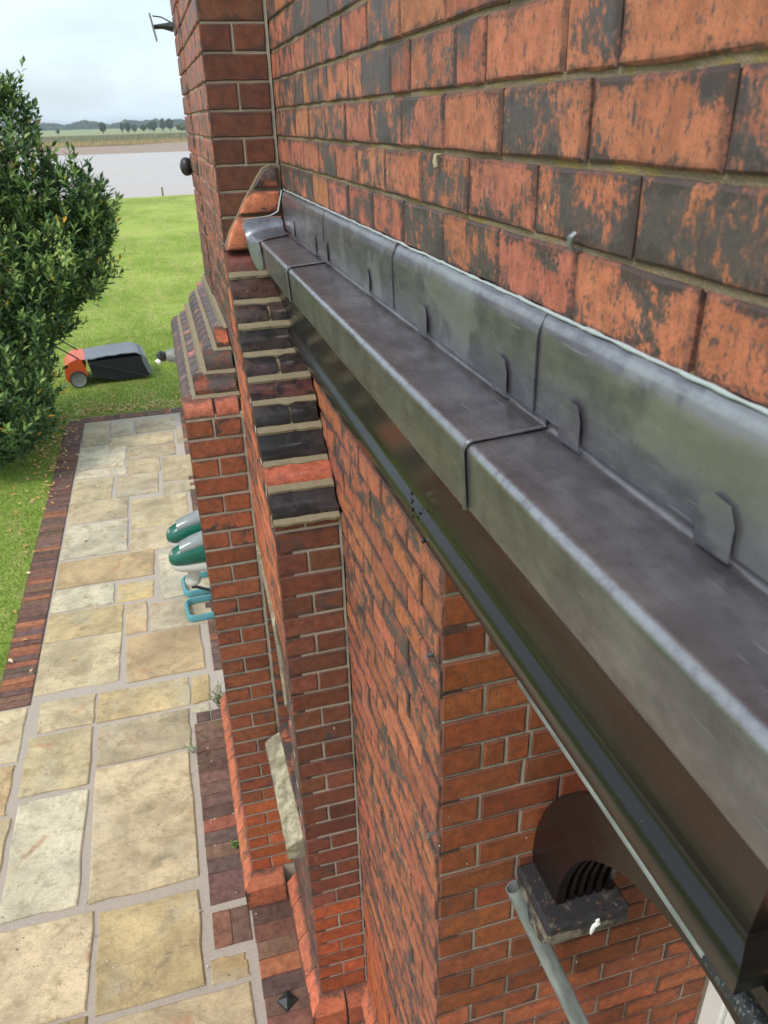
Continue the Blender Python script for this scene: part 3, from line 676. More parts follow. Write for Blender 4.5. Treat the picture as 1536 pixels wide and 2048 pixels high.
# lead clips folded up over the flashing
cl = [(0.0, -.004), (0, .030), (.009, .047), (.034, .050), (.046, .040), (.046, -.004)]
for i, (y, tw) in enumerate(((-.334, 0.002), (-.700, .004), (-.860, .001), (-1.305, .002), (-1.700, .003), (-2.045, .004), (-2.250, .006), (-2.515, .006))):
    th = .0011; v = []; 
    for d in (0, th):
        for (u, w) in cl: v.append((-.0172 - d - tw * (u / .046) * .35 - .0006 * math.sin(w * 60), y + u, -.634 + w))
    n = len(cl); o = Geo().add(v, [tuple(range(n)), tuple(range(n, 2 * n))[::-1]] + [(j, (j + 1) % n, n + (j + 1) % n, n + j) for j in range(n)]).build('lead_clip', 'lead_flashing', cor); cpart(o)
# dressed lead apron closing the far end, with its hanging tongue
def grid(name, rows, mat, th=.003):
    nr, nc = len(rows), len(rows[0]); v = [p for r in rows for p in r]; f = [(i * nc + j, i * nc + j + 1, (i + 1) * nc + j + 1, (i + 1) * nc + j) for i in range(nr - 1) for j in range(nc - 1)]
    o = mesh_obj(name, v, f, mat, cor, True); o.location = OFF
    md = o.modifiers.new('thick', 'SOLIDIFY'); md.thickness = th; md.offset = 0; sb = o.modifiers.new('smooth', 'SUBSURF'); sb.levels = 2; sb.render_levels = 2; return o
rows = [[(-.164, -.088, -.598), (-.115, -.090, -.594), (-.06, -.090, -.591), (-.014, -.092, -.588)],
        [(-.160, -.095, -.628), (-.115, -.098, -.625), (-.06, -.098, -.620), (-.016, -.102, -.615)],
        [(-.156, -.105, -.655), (-.118, -.118, -.642), (-.06, -.124, -.639), (-.018, -.130, -.634)],
        [(-.150, -.130, -.672), (-.121, -.165, -.648), (-.066, -.160, -.645), (-.012, -.165, -.640)],
        [(-.146, -.160, -.684), (-.120, -.240, -.650), (-.07, -.190, -.6475), (-.010, -.185, -.643)]]
grid('end_apron', rows, 'lead_apron')
rows = [[(-.158, -.132, -.655), (-.140, -.180, -.648), (-.124, -.235, -.650)],
        [(-.154, -.150, -.690), (-.138, -.200, -.690), (-.120, -.250, -.692)],
        [(-.146, -.175, -.725), (-.134, -.215, -.735), (-.118, -.255, -.728)],
        [(-.138, -.200, -.742), (-.130, -.225, -.752), (-.119, -.250, -.745)]]
grid('apron_tongue', rows, 'lead_apron')
# black painted timber moulding below the lead, returned at the near end
mp_ = [(.090, -.700), (.090, -.755), (.083, -.775), (.073, -.810), (.062, -.850), (.052, -.885), (.0445, -.915), (.0405, -.932), (.0405, -.940), (.044, -.946), (.051, -.953), (.0555, -.960), (.0565, -.966), (.0565, -.967), (.0555, -.990), (.053, -.994), (-.02, -.996), (-.02, -.70)]
YC = -2.612; n = len(mp_); v = []; f = []
yst = [-.02, -.35, -.7, -1.05, -1.4, -1.75, -2.1, -2.4]
for y in yst: v += [(-o_, y, z) for o_, z in mp_]
v += [(-o_, YC - o_, z) for o_, z in mp_]; v += [(.05, YC - o_, z) for o_, z in mp_]
for s in range(len(yst) + 1):
    for i in range(n): f.append((s * n + i, s * n + (i + 1) % n, (s + 1) * n + (i + 1) % n, (s + 1) * n + i))
cpart(Geo().add(v, f).build('moulding', 'black_gloss_paint', cor, True, 35))
# damp black grime and a clump of old paint on the bead
gg = Geo()
for (px, py, pz) in ((-.058, -1.735, -.938), (-.060, -1.745, -.95), (-.056, -1.728, -.925), (-.062, -1.75, -.962), (-.075, -.62, -.79), (-.057, -1.80, -.99)):
    b = len(gg.v); rr = random.uniform(.003, .005)
    gg.tube([(px, py, pz - rr), (px - .001, py, pz), (px, py + .002, pz + rr)], [rr * .5, rr, rr * .4], 6)
cpart(gg.build('paint_blister', 'black_gloss_paint', cor))

# ---------------------------------------------------------------- timber arch and corbel in the porch
ac = (-2.33, -2.04); ri, ro_ = .45, .592
ar = thing('timber_arch', 'dark brown painted timber arch with ribbed soffit under the cornice', 'arch', (.33, -2.33, -2.04))
AO = Vector((-.33, 2.33, 2.04))
def ring(r0, r1, x0, x1, a0=0.0, a1=math.pi, n=48):
    g_ = Geo(); v = []; f = []
    for i in range(n + 1):
        a = a0 + (a1 - a0) * i / n; c_, s_ = math.cos(a), math.sin(a)
        for (r, x) in ((r0, x0), (r1, x0), (r1, x1), (r0, x1)): v.append((x, ac[0] + r * c_, ac[1] + r * s_))
    for i in range(n):
        for q in range(4): f.append((i * 4 + q, i * 4 + (q + 1) % 4, (i + 1) * 4 + (q + 1) % 4, (i + 1) * 4 + q))
    f += [(0, 1, 2, 3), tuple(n * 4 + q for q in range(4))[::-1]]
    return g_.add(v, f)
o = ring(ri, ro_, .262, .285).build('arch_board', 'brown_gloss_paint', ar, True, 40); o.location = AO
o = ring(ri + .022, ro_ - .004, .2855, .400).build('arch_core', 'brown_gloss_paint', ar, True, 40); o.location = AO
for x0 in (.298, .322, .346, .372):
    o = ring(ri + .002, ri + .0215, x0, x0 + .013).build('soffit_rib', 'brown_gloss_paint', ar, True, 40); o.location = AO
o = ring(ri, ro_ - .006, .4005, .418).build('arch_board', 'brown_gloss_paint', ar, True, 40); o.location = AO
for name_y, lab in ((1, 'sooty stone corbel with white bird dropping carrying the timber arch foot'), (-1, 'stone corbel carrying the near foot of the timber arch')):
    if name_y == 1: yb0, yf0, d = YR, -1.935, -1
    else: yb0, yf0, d = -2.928, -2.735, 1
    ct = thing('stone_corbel', lab, 'corbel', (.32, yb0, -2.04)); co = Vector((-.32, -yb0, 2.04))
    gg = Geo(); n = 8
    gg.cbox(.215, .438, min(yb0 - d * .0 , yf0), max(yb0, yf0), -2.105, -2.041, .008); o = gg.build('slab', 'sooty_stone', ct); o.location = co
    gg = Geo(); yl = yf0 - d * .022; gg.prism([(yb0, -2.106), (yl, -2.106), (yl - d * .004, -2.125), (yl - d * .012, -2.145), (yl - d * .04, -2.16), (yb0, -2.165)], 'x', .222, .410); o = gg.build('moulded_base', 'sooty_stone', ct, True, 40); o.location = co
    if name_y == 1:
        gg = Geo(); pts = [(.345, -1.9362, -2.052), (.349, -1.9366, -2.064), (.338, -1.9366, -2.072), (.334, -1.9366, -2.086), (.333, -1.936, -2.102)]
        gg.tube(pts, [.006, .007, .006, .0055, .003], 6); o = gg.build('bird_dropping', 'white_paint', ct, True); o.location = co

# ---------------------------------------------------------------- scaffold tubes
k = NB('scratched_black'); P = k.objc(); n = k.noise(k.map(P, (220, 220, 14)), 1, 5, .7); M['scratched_black'] = k.fin(k.mix(k.rng(n, .52, .66), (.020, .024, .027), (.20, .21, .19)), .5, k.bump(n, .3, .001), .2)
def tube_thing(name, a, b, r, lab, wall=.004, grp=None):
    a, b = Vector(a), Vector(b); L = (b - a).length; t = thing(name, lab, 'pole', a, 0, grp)
    g_ = Geo(); nseg = 20; v = []; f = []
    for (rr, z) in ((r, 0.0), (r, L), (r - wall, L), (r - wall, 0.0)):
        for j in range(nseg): q = 2 * math.pi * j / nseg; v.append((rr * math.cos(q), rr * math.sin(q), z))
    for s in range(4):
        for j in range(nseg): f.append((s * nseg + j, s * nseg + (j + 1) % nseg, ((s + 1) % 4) * nseg + (j + 1) % nseg, ((s + 1) % 4) * nseg + j))
    o = g_.add(v, f).build('tube', 'galvanised_steel', t, True, 40); o.rotation_mode = 'QUATERNION'; o.rotation_quaternion = (b - a).normalized().to_track_quat('Z', 'Y')
    return t
p0 = Vector((.200, -1.772, -2.086)); dv = Vector((.366, -1.911, -2.544)) - Vector((.204, -1.744, -2.086)); tube_thing('scaffold_tube', p0, p0 + dv * 3.3, .0242, 'thick galvanised scaffold tube leaning past the stone corbel', grp='scaffold tubes')
tube_thing('scaffold_tube', (.197, YR - .002, -1.425), (.197, -2.92, -1.425), .0155, 'thin grey steel pole running just below the black cornice', .003, grp='scaffold tubes')
t = [o for o in bpy.data.objects if o.name == 'scaffold_tube.001'][0]; g = Geo(); g.tube([(0, -.665, 0), (0, -1.17, 0)], .0172, 20); g.build('sleeve', 'scratched_black', t, True, 40)

# ---------------------------------------------------------------- small fixings on the walls
def fixing(loc, lab, kind='hook'):
    t = thing('wall_fixing', lab, 'fixing', loc, 0, 'fixings on the brickwork'); g_ = Geo()
    if kind == 'hook':
        g_.tube([(.004, 0, -.006), (-.006, 0, -.006), (-.010, 0, 0.0), (-.009, 0, .008), (-.004, 0, .012)], [.0028, .0032, .004, .005, .004], 8); g_.build('plug', 'grey_metal', t, True)
    elif kind == 'tag':
        g_.tube([(.004, 0, .004), (-.005, 0, .004), (-.007, -.004, -.004), (-.007, -.010, -.014)], [.0024, .003, .0045, .0035], 6); g_.build('tag_end', 'weathered_stone', t, True)
    else:
        g_.tube([(.003, 0, 0), (-.012, 0, .001)], .004, 8); g_.tube([(-.010, 0, .001), (-.014, -.006, -.006)], .0025, 6); g_.build('nail', 'grey_metal', t, True)
fixing((-.001, -2.179, -.420), 'pale grey plug sticking out of a bed joint above the lead')
fixing((-.001, -1.709, -.348), 'small brown tag in the mortar high on the wall', 'tag')
fixing((-.001, -1.683, -1.350), 'black nail near the porch corner just below the cornice', 'nail')
fixing((-.001, -1.700, -1.90), 'rusty nail midway down the wall near the porch corner', 'nail')

# ---------------------------------------------------------------- patio: flags, pavers
GZ = -4.2
ground = structure(mesh_obj('patio', [(-2.16, -4, GZ - .012), (.6, -4, GZ - .012), (.6, 8.84, GZ - .012), (-2.16, 8.84, GZ - .012), (-5.5, -4, GZ - .012), (-5.5, 1.98, GZ - .012), (-2.16, 1.98, GZ - .012)], [(0, 1, 2, 3), (4, 0, 6, 5)], 'mortar_path'))
flags = [[-1.89, -1.56, 7.60, 8.50], [-1.52, -1.21, 7.84, 8.46], [-1.17, -.60, 7.90, 8.40], [-1.51, -.66, 7.40, 7.80], [-.61, -.30, 7.32, 7.84], [-1.89, -1.30, 6.76, 7.53], [-1.27, -.65, 6.91, 7.35], [-1.25, -.86, 6.42, 6.86], [-.83, -.30, 6.05, 6.83], [-1.88, -1.28, 6.47, 6.71],
 [-1.88, -1.43, 5.77, 6.41], [-1.37, -.90, 5.76, 6.37], [-.83, -.30, 5.68, 5.98], [-1.89, -1.24, 5.20, 5.74], [-1.20, -.57, 4.87, 5.63], [-1.88, -1.23, 4.40, 5.15], [-1.20, -.52, 4.33, 4.82], [-1.88, -.97, 3.83, 4.34], [-.91, -.42, 3.36, 4.27], [-1.88, -1.34, 3.43, 3.79],
 [-1.30, -.98, 3.42, 3.74], [-1.89, -1.26, 2.95, 3.38], [-1.22, -1.04, 2.87, 3.35], [-1.01, -.47, 2.85, 3.30], [-1.89, -1.26, 2.26, 2.92], [-1.20, -.60, 2.20, 2.82], [-1.82, -1.43, 1.80, 2.14], [-1.40, -.73, 1.80, 2.12], [-.70, -.58, 1.80, 2.12], [-.71, -.59, 1.69, 1.77], [-1.38, -.75, 1.34, 1.75], [-1.87, -1.44, 1.20, 1.76],
 [-1.38, -.77, .25, 1.30], [-2.28, -1.92, 1.56, 2.12], [-2.2, -1.93, 1.07, 1.52], [-1.86, -1.435, .26, 1.13], [-2.2, -1.90, .60, 1.03], [-1.31, -.78, -.40, .165], [-1.90, -1.35, -.36, .20], [-.735, -.55, -.42, -.285], [-1.31, -.55, -.95, -.46], [-1.85, -1.355, -.95, -.40],
 [-2.75, -2.32, 1.35, 1.95], [-2.7, -2.25, .75, 1.31], [-2.45, -1.94, -.05, .56], [-2.45, -1.94, -.75, -.09], [-1.7, -1.1, -1.6, -1.0], [-1.05, -.5, -1.6, -1.0], [-2.4, -1.75, -1.6, -1.0], [-.45, .4, -2.4, -1.7]]
FC = [(.45, .345, .205), (.41, .325, .205), (.49, .385, .235), (.47, .35, .18), (.42, .345, .235), (.50, .43, .30), (.45, .315, .17), (.48, .335, .16)]
def slab(x0, x1, y0, y1, z, th=.03, b=.006, jit=.008, nper=5):
    c = []
    def seg(p, q):
        for i in range(nper): t = i / nper; c.append((p[0] + (q[0] - p[0]) * t + random.uniform(-jit, jit) * (i > 0), p[1] + (q[1] - p[1]) * t + random.uniform(-jit, jit) * (i > 0)))
    P4 = [(x0 + random.uniform(-jit, jit), y0 + random.uniform(-jit, jit)), (x1 + random.uniform(-jit, jit), y0 + random.uniform(-jit, jit)), (x1 + random.uniform(-jit, jit), y1 + random.uniform(-jit, jit)), (x0 + random.uniform(-jit, jit), y1 + random.uniform(-jit, jit))]
    for i in range(4): seg(P4[i], P4[(i + 1) % 4])
    n = len(c); cx, cy = (x0 + x1) / 2, (y0 + y1) / 2; t1, t2 = random.uniform(-.004, .004), random.uniform(-.004, .004)
    def zz(p): return z + t1 * (p[0] - cx) + t2 * (p[1] - cy)
    v = [(p[0], p[1], z - th) for p in c] + [(p[0], p[1], zz(p) - b * random.uniform(.6, 1.5)) for p in c]
    ins = [(p[0] + (cx - p[0]) * b * 1.3 / max(.02, abs(cx - p[0])) * (abs(cx - p[0]) > .03), p[1] + (cy - p[1]) * b * 1.3 / max(.02, abs(cy - p[1])) * (abs(cy - p[1]) > .03)) for p in c]
    v += [(p[0], p[1], zz(p)) for p in ins]
    f = [(i, (i + 1) % n, n + (i + 1) % n, n + i) for i in range(n)] + [(n + i, n + (i + 1) % n, 2 * n + (i + 1) % n, 2 * n + i) for i in range(n)] + [tuple(range(2 * n, 3 * n))]
    return v, f
cidx = {0: 1, 1: 4, 2: 1, 17: 6, 19: 5, 20: 7, 21: 3, 22: 6, 23: 4, 24: 2, 25: 6, 32: 2, 31: 0, 35: 5, 37: 3, 38: 2, 39: 7, 40: 0, 15: 5, 14: 0, 18: 5, 33: 2, 34: 6}
for i, (x0, x1, y0, y1) in enumerate(flags):
    v, f = slab(x0 - .003, x1 + .003, y0 - .003, y1 + .003, GZ + random.uniform(-.002, .003)); o = mesh_obj('flagstone', v, f, 'flagstone', ground); o.color = (*jitcol(FC[cidx.get(i, random.randrange(len(FC)))], .06, .012), 1)
pv = []
for s in range(6):
    me_v, me_f = slab(-.108, .108, -.0495, .0495, 0, .05, .0035, .0015, 2); me = bpy.data.meshes.new('paver'); me.from_pydata(me_v, [], me_f); me.update(); me.materials.append(M['paver']); pv.append(me)
PC = [(.145, .078, .055), (.125, .072, .054), (.175, .078, .050), (.115, .072, .057), (.16, .084, .058), (.125, .070, .052), (.25, .092, .048)]
def paver(x, y, rz, par, sx=1.0, sy=1.0, cs=PC):
    o = bpy.data.objects.new('paver', random.choice(pv)); COL.objects.link(o); o.parent = par; o.location = (x + random.uniform(-.002, .002), y, GZ + random.uniform(-.003, .003)); o.rotation_euler = (random.uniform(-.01, .01), random.uniform(-.008, .008), rz + random.uniform(-.012, .012)); o.scale = (sx, sy, 1); o.color = (*jitcol(random.choice(cs), .14, .05), 1)
border = structure(mesh_obj('brick_edging', [(-2.165, 2.15, GZ - .008), (-1.905, 2.15, GZ - .008), (-1.905, 8.80, GZ - .008), (-2.165, 8.80, GZ - .008)], [(0, 1, 2, 3)], 'mortar_dark'))
y = 2.19
while y < 8.80: paver(-2.035, y, 0, border, 1.14, .70); y += .0735
x = -1.87
while x < .35: paver(x, 8.70, math.pi / 2, border, .92, .80); x += .084
strip = structure(mesh_obj('brick_path', [(-.715, -2.5, GZ - .008), (-.15, -2.5, GZ - .008), (-.15, 1.68, GZ - .008), (-.715, 1.68, GZ - .008)], [(0, 1, 2, 3)], 'mortar_path'))
y = 1.575
paver(-.645, 1.62, math.pi / 2, strip, .48, 1.0); paver(-.54, 1.62, math.pi / 2, strip, .48, 1.0); y = 1.51
while y > .03: paver(-.608, y, 0, strip, .96); y -= .1015
for yy in (-.12,): paver(-.66, yy, math.pi / 2, strip); paver(-.555, yy, math.pi / 2, strip)
y = -.105; paver(-.385, -.105 + .1, 0, strip)
while y > -2.4: paver(-.385, y, 0, strip); y -= .1015
y = 2.2
while y < 8.5:
    paver(-.50 + .03, y, 0, strip, .5); y += .1015
# loose grit on the flags
gv = Geo()
for _ in range(150):
    x, y = (random.uniform(-2.0, -.35), random.uniform(-.9, 1.4)) if random.random() < .75 else (random.uniform(-1.9, -.5), random.uniform(1.4, 6)); r = random.uniform(.003, .009)
    a = random.uniform(0, 6); b = len(gv.v)
    pts = [(x + r * math.cos(a + q * 1.257) * random.uniform(.7, 1.3), y + r * math.sin(a + q * 1.257) * random.uniform(.6, 1.1)) for q in range(5)]
    gv.v += [(p[0], p[1], GZ + .001) for p in pts] + [(x + (p[0] - x) * .7, y + (p[1] - y) * .7, GZ + r * .7) for p in pts]; gv.f += [(b + q, b + (q + 1) % 5, b + 5 + (q + 1) % 5, b + 5 + q) for q in range(5)] + [tuple(b + 5 + q for q in range(5))]
tn = np.array([random.choice(((.50, .45, .33), (.48, .34, .19), (.52, .49, .42), (.20, .18, .15))) for _ in range(150)]).repeat(6, 0)
o = mesh_obj('loose_gravel', gv.v, gv.f, 'dry_leaf', None, False, tn); o['kind'] = 'stuff'; o['label'] = 'scattered pale pebbles lying on the stone flags'; o['category'] = 'gravel'
# black post cap left on the brick path
t = thing('post_cap', 'small black pyramid-topped plastic cap lying on the brick path', 'cap', (-.382, -.612, GZ), .62)
g = Geo(); g.box(-.036, .036, -.036, .036, .002, .014); g.build('rim', 'black_plastic', t)
g = Geo(); s_ = .034; g.add([(-s_, -s_, .0145), (s_, -s_, .0145), (s_, s_, .0145), (-s_, s_, .0145), (0, 0, .034)], [(0, 1, 4), (1, 2, 4), (2, 3, 4), (3, 0, 4), (0, 3, 2, 1)]); g.build('top', 'black_plastic', t)

# ---------------------------------------------------------------- weeds by the wall
def leaf_quad(V, F, T, p, d, n, L, w, col):
    """folded leaf: 6 vertices, 4 faces"""
    d = d.normalized(); s = d.cross(n); s = s.normalized() if s.length > 1e-4 else d.orthogonal().normalized(); nn = s.cross(d)
    b = len(V); m = p + d * (L * .48) ; e = p + d * L - nn * (L * .10)
    V += [tuple(p), tuple(m + s * w + nn * w * .35), tuple(m - s * w + nn * w * .35), tuple(m), tuple(e)]
    F += [(b, b + 1, b + 3), (b, b + 3, b + 2), (b + 1, b + 4, b + 3), (b + 3, b + 4, b + 2)]; T += [col] * 4
def weed(loc, hgt, n, spread, lab, cols):
    t = thing('weed', lab, 'plant', loc, 0, 'weeds at the foot of the wall'); g_ = Geo(); V, F, T = [], [], []
    for i in range(n):
        a = random.uniform(0, 6.28); tip = Vector((math.cos(a) * spread * random.uniform(.2, 1), math.sin(a) * spread * random.uniform(.2, 1), hgt * random.uniform(.5, 1))); base = Vector((random.uniform(-.012, .012), random.uniform(-.012, .012), 0))
        mid = base * .4 + tip * .5 + Vector((0, 0, hgt * .15)); g_.tube([base, mid, tip], [.0016, .0013, .0008], 4)
        for q in range(9):
            u = random.uniform(.15, 1); p = base * (1 - u) ** 2 + mid * 2 * u * (1 - u) + tip * u * u; d = Vector((random.gauss(0, 1), random.gauss(0, 1), random.uniform(.1, 1.2)))
            leaf_quad(V, F, T, p, d, Vector((0, 0, 1)), random.uniform(.014, .032), random.uniform(.003, .006), random.choice(cols))
    g_.build('stem', 'bark', t); mesh_obj('foliage', V, F, 'leaf', t, False, np.array(T))
weed((-.515, 1.69, GZ), .20, 22, .11, 'bushy yellowish green weed where path meets the wing wall', ((.16, .19, .05), (.10, .16, .04), (.24, .22, .09)))
weed((-.735, 1.27, GZ), .17, 6, .11, 'sparse weed with thin stalks in the flag joint', ((.10, .20, .05), (.22, .26, .18)))
weed((-.528, .387, GZ), .045, 9, .03, 'tiny green tuft between brick path and plinth', ((.06, .17, .03), (.10, .20, .04)))

# ---------------------------------------------------------------- lawn and flood bank
def terrain(x, y):
    z = GZ - .006
    if y > 11: t = min(1, (y - 11) / 21.5); z += 1.2 * (t * t * (3 - 2 * t)) * (1 if y < 33 else 1)
    if y > 33: t = min(1, (y - 33) / 12); z -= 4.4 * t * t * (3 - 2 * t)
    z += .02 * mnoise.noise(Vector((x * .4, y * .4, 0))) * (1 if y > 10 else 0)
    return z
xs = [-700, -200, -60, -30, -18] + list(np.linspace(-12, 12, 33)) + [18, 30, 60, 200, 700]; ysl = [-40, -10, 0, 1.98] + list(np.linspace(2.5, 10.5, 9)) + list(np.linspace(11, 46, 71))
V = [(x, y, terrain(x, y) - (.06 if (-6 < x < .8 and y < 1.9) or (-2.1 < x < .8 and y < 8.7) else 0)) for y in ysl for x in xs]; nx = len(xs)
F = [(j * nx + i, j * nx + i + 1, (j + 1) * nx + i + 1, (j + 1) * nx + i) for j in range(len(ysl) - 1) for i in range(nx - 1)]
structure(mesh_obj('lawn', V, F, 'lawn', None, True))
def blades(n, sampler, hmin, hmax, wd):
    p = np.array([sampler() for _ in range(n)]); a = RNG.uniform(0, 2 * np.pi, n); h = RNG.uniform(hmin, hmax, n); w = RNG.uniform(.6, 1.3, n) * wd
    z = np.array([terrain(x, y) for x, y in p]); lean = RNG.normal(0, .45, (n, 2)) * h[:, None]; v = np.zeros((n, 3, 3))
    v[:, 0] = np.c_[p[:, 0] - np.cos(a) * w, p[:, 1] - np.sin(a) * w, z]; v[:, 1] = np.c_[p[:, 0] + np.cos(a) * w, p[:, 1] + np.sin(a) * w, z]; v[:, 2] = np.c_[p[:, 0] + lean[:, 0], p[:, 1] + lean[:, 1], z + h]
    return v.reshape(-1, 3)
def samp():
    r = random.random()
    if r < .22: return (random.uniform(-3.3, -2.165), random.uniform(2.0, 8.8))
    if r < .66: return (random.uniform(-3.6, 1.2), random.uniform(8.80, 13.5))
    y = 13.5 + 10 * random.random() ** 1.4; return (random.uniform(-1 - y * .22, 2.5), y)
bv = blades(120000, samp, .014, .040, .0038); me = bpy.data.meshes.new('grass'); me.vertices.add(len(bv)); me.vertices.foreach_set('co', bv.ravel().astype(np.float32))
nb_ = len(bv) // 3; me.loops.add(nb_ * 3); me.loops.foreach_set('vertex_index', np.arange(nb_ * 3, dtype=np.int32)); me.polygons.add(nb_); me.polygons.foreach_set('loop_start', np.arange(0, nb_ * 3, 3, dtype=np.int32)); me.update(); me.validate(); me.materials.append(M['grass_blade'])
o = bpy.data.objects.new('grass', me); COL.objects.link(o); o['kind'] = 'stuff'; o['label'] = 'short mown green grass of the garden lawn'; o['category'] = 'grass'
V, F, T = [], [], []
DL = ((.58, .34, .12), (.62, .40, .17), (.52, .25, .08), (.64, .48, .26), (.46, .30, .13))
for _ in range(900):
    r = random.random()
    if r < .42: x, y = random.gauss(-2.28, .16), 9.0 - abs(random.gauss(0, 1.6))
    elif r < .88: x, y = random.uniform(-2.5, -.2) * random.uniform(.75, 1), 8.84 + abs(random.gauss(0, .38))
    elif r < .95: x, y = random.uniform(-3.0, -1.0), random.uniform(2.2, 8.5)
    else: x, y = random.uniform(-4, 2), random.uniform(9, 18)
    a = random.uniform(0, 6.28); leaf_quad(V, F, T, Vector((x, y, max(terrain(x, y), GZ) + random.uniform(.008, .028))), Vector((math.cos(a), math.sin(a), random.gauss(0, .25))), Vector((random.gauss(0, .3), random.gauss(0, .3), 1)), random.uniform(.045, .075), random.uniform(.010, .017), random.choice(DL))
o = mesh_obj('fallen_leaves', V, F, 'dry_leaf', None, False, np.array(T)); o['kind'] = 'stuff'; o['label'] = 'dry tan leaves fallen on the lawn edge and brick edging'; o['category'] = 'leaves'

# ---------------------------------------------------------------- laurel
laurel = thing('laurel_bush', 'tall glossy dark green laurel bush with pointed leaves beside the lawn', 'bush', (-2.9, 8.2, GZ))
LO = Vector((2.9, -8.2, -GZ))
ells = [((-3.2, 8.2, -2.95), (.98, 1.25, 1.3), .9), ((-2.70, 8.2, -1.75), (.76, .95, 1.2), .7), ((-2.00, 8.2, -.74), (.30, .34, .84), .30), ((-1.80, 8.3, -1.90), (.62, .68, .66), .46), ((-1.42, 8.3, -1.28), (.24, .28, .42), .12), ((-2.2, 8.0, -2.50), (.48, .7, .45), .35), ((-2.85, 7.3, -3.5), (.72, .9, .72), .65), ((-2.70, 8.9, -3.4), (.42, .6, .65), .3), ((-1.25, 8.3, -1.5), (.22, .25, .35), .1), ((-3.5, 8.2, -.9), (.8, .8, 1.1), .5)]
def inside(p, k=1.0): return any(sum(((p[i] - c[i]) / (r[i] * k)) ** 2 for i in range(3)) < 1 for c, r, w in ells)
V, F, T = [], [], []; wsum = sum(e[2] for e in ells); gst = Geo()
GL = [(.032, .074, .018), (.048, .104, .024), (.074, .142, .032), (.105, .182, .044), (.026, .060, .020)]; TIP = [(.18, .27, .065), (.24, .33, .09), (.14, .24, .055)]
n_sh = 0
while n_sh < 3900:
    r = random.random() * wsum
    for c, rad, w in ells:
        r -= w
        if r <= 0: break
    d = Vector((random.gauss(0, 1), random.gauss(0, 1), random.gauss(0, 1))).normalized(); t = random.uniform(.74, 1.02) * (1 + .22 * mnoise.noise(Vector((d.x * 2.4 + c[0], d.y * 2.4, d.z * 3.4 + c[2])))) if random.random() < .78 else random.uniform(.4, .85)
    p = Vector(c) + Vector((d.x * rad[0], d.y * rad[1], d.z * rad[2])) * t
    if inside(p, .78) and random.random() < .75: continue
    if p.z < GZ + .12: continue
    if p.x > .3: continue
    n_sh += 1
    g_dir = (Vector((d.x, d.y, d.z * .6)) * .55 + Vector((0, 0, .95)) + Vector((random.gauss(0, .3), random.gauss(0, .3), random.gauss(0, .2)))).normalized(); L = random.uniform(.16, .34) * (1.5 if random.random() < .18 else 1); young = random.random() < .52
    if n_sh % 2 == 0: gst.tube([p, p + g_dir * L], [.004, .0015], 4, False)
    nl = random.randint(8, 13); ph = random.uniform(0, 6.28); ox = g_dir.orthogonal().normalized(); oy = g_dir.cross(ox)
    for q in range(nl):
        u = q / nl; a = ph + q * 2.4; rad_ = ox * math.cos(a) + oy * math.sin(a); ld = (rad_ * (1.0 - .55 * u) + g_dir * (.45 + .6 * u)).normalized()
        col = random.choice(TIP) if young and u > .45 else random.choice(GL)
        rr = random.random()
        if rr < .006: col = (.62, .30, .03)
        elif rr < .014: col = (.50, .40, .05)
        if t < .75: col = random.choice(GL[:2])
        leaf_quad(V, F, T, p + g_dir * L * u, ld, g_dir, random.uniform(.085, .140), random.uniform(.016, .026), col)
o = mesh_obj('foliage', V, F, 'leaf', laurel, False, np.array(T)); o.location = LO
gst.tube([(-2.9, 8.2, GZ), (-2.85, 8.2, -3.2), (-2.6, 8.2, -2.0), (-2.2, 8.2, -.7), (-2.1, 8.2, -.05)], [.09, .075, .05, .025, .006], 8)
for (a, b) in (((-2.85, 8.2, -3.2), (-1.75, 8.3, -1.9)), ((-2.7, 8.2, -2.4), (-1.45, 8.3, -1.2)), ((-2.88, 8.2, -3.6), (-2.95, 7.4, -3.2)), ((-2.8, 8.2, -3.0), (-3.5, 8.2, -.9)), ((-2.88, 8.2, -3.5), (-3.3, 8.3, -2.6))): gst.tube([a, ((a[0] + b[0]) / 2, (a[1] + b[1]) / 2, (a[2] + b[2]) / 2 - .08), b], [.04, .028, .008], 6)
o = gst.build('trunk', 'bark', laurel); o.location = LO
o.modifiers.clear()

# ---------------------------------------------------------------- lawn sweeper
sw = thing('lawn_sweeper', 'orange push lawn sweeper with grey fabric collecting bag on the lawn', 'lawn sweeper', (-1.95, 10.45, GZ), .10)
wv = .78
def disc(name, y0, y1, cx, cz, r, mat, par, nseg=26, hub=None):
    g_ = Geo(); v = []; f = []
    for (rr, y) in ((r * .25, y0), (r * .80, y0), (r * .86, y0 - .006), (r, y0 - .002), (r, y1), (r * .86, y1 + .004), (r * .25, y1)):
        for j in range(nseg): q = 2 * math.pi * j / nseg; v.append((cx + rr * math.cos(q), y, cz + rr * math.sin(q)))
    for s in range(6):
        for j in range(nseg): f.append((s * nseg + j, s * nseg + (j + 1) % nseg, (s + 1) * nseg + (j + 1) % nseg, (s + 1) * nseg + j))
    f += [tuple(range(nseg)), tuple(6 * nseg + j for j in range(nseg))]
    return g_.add(v, f).build(name, mat, par, True, 50)
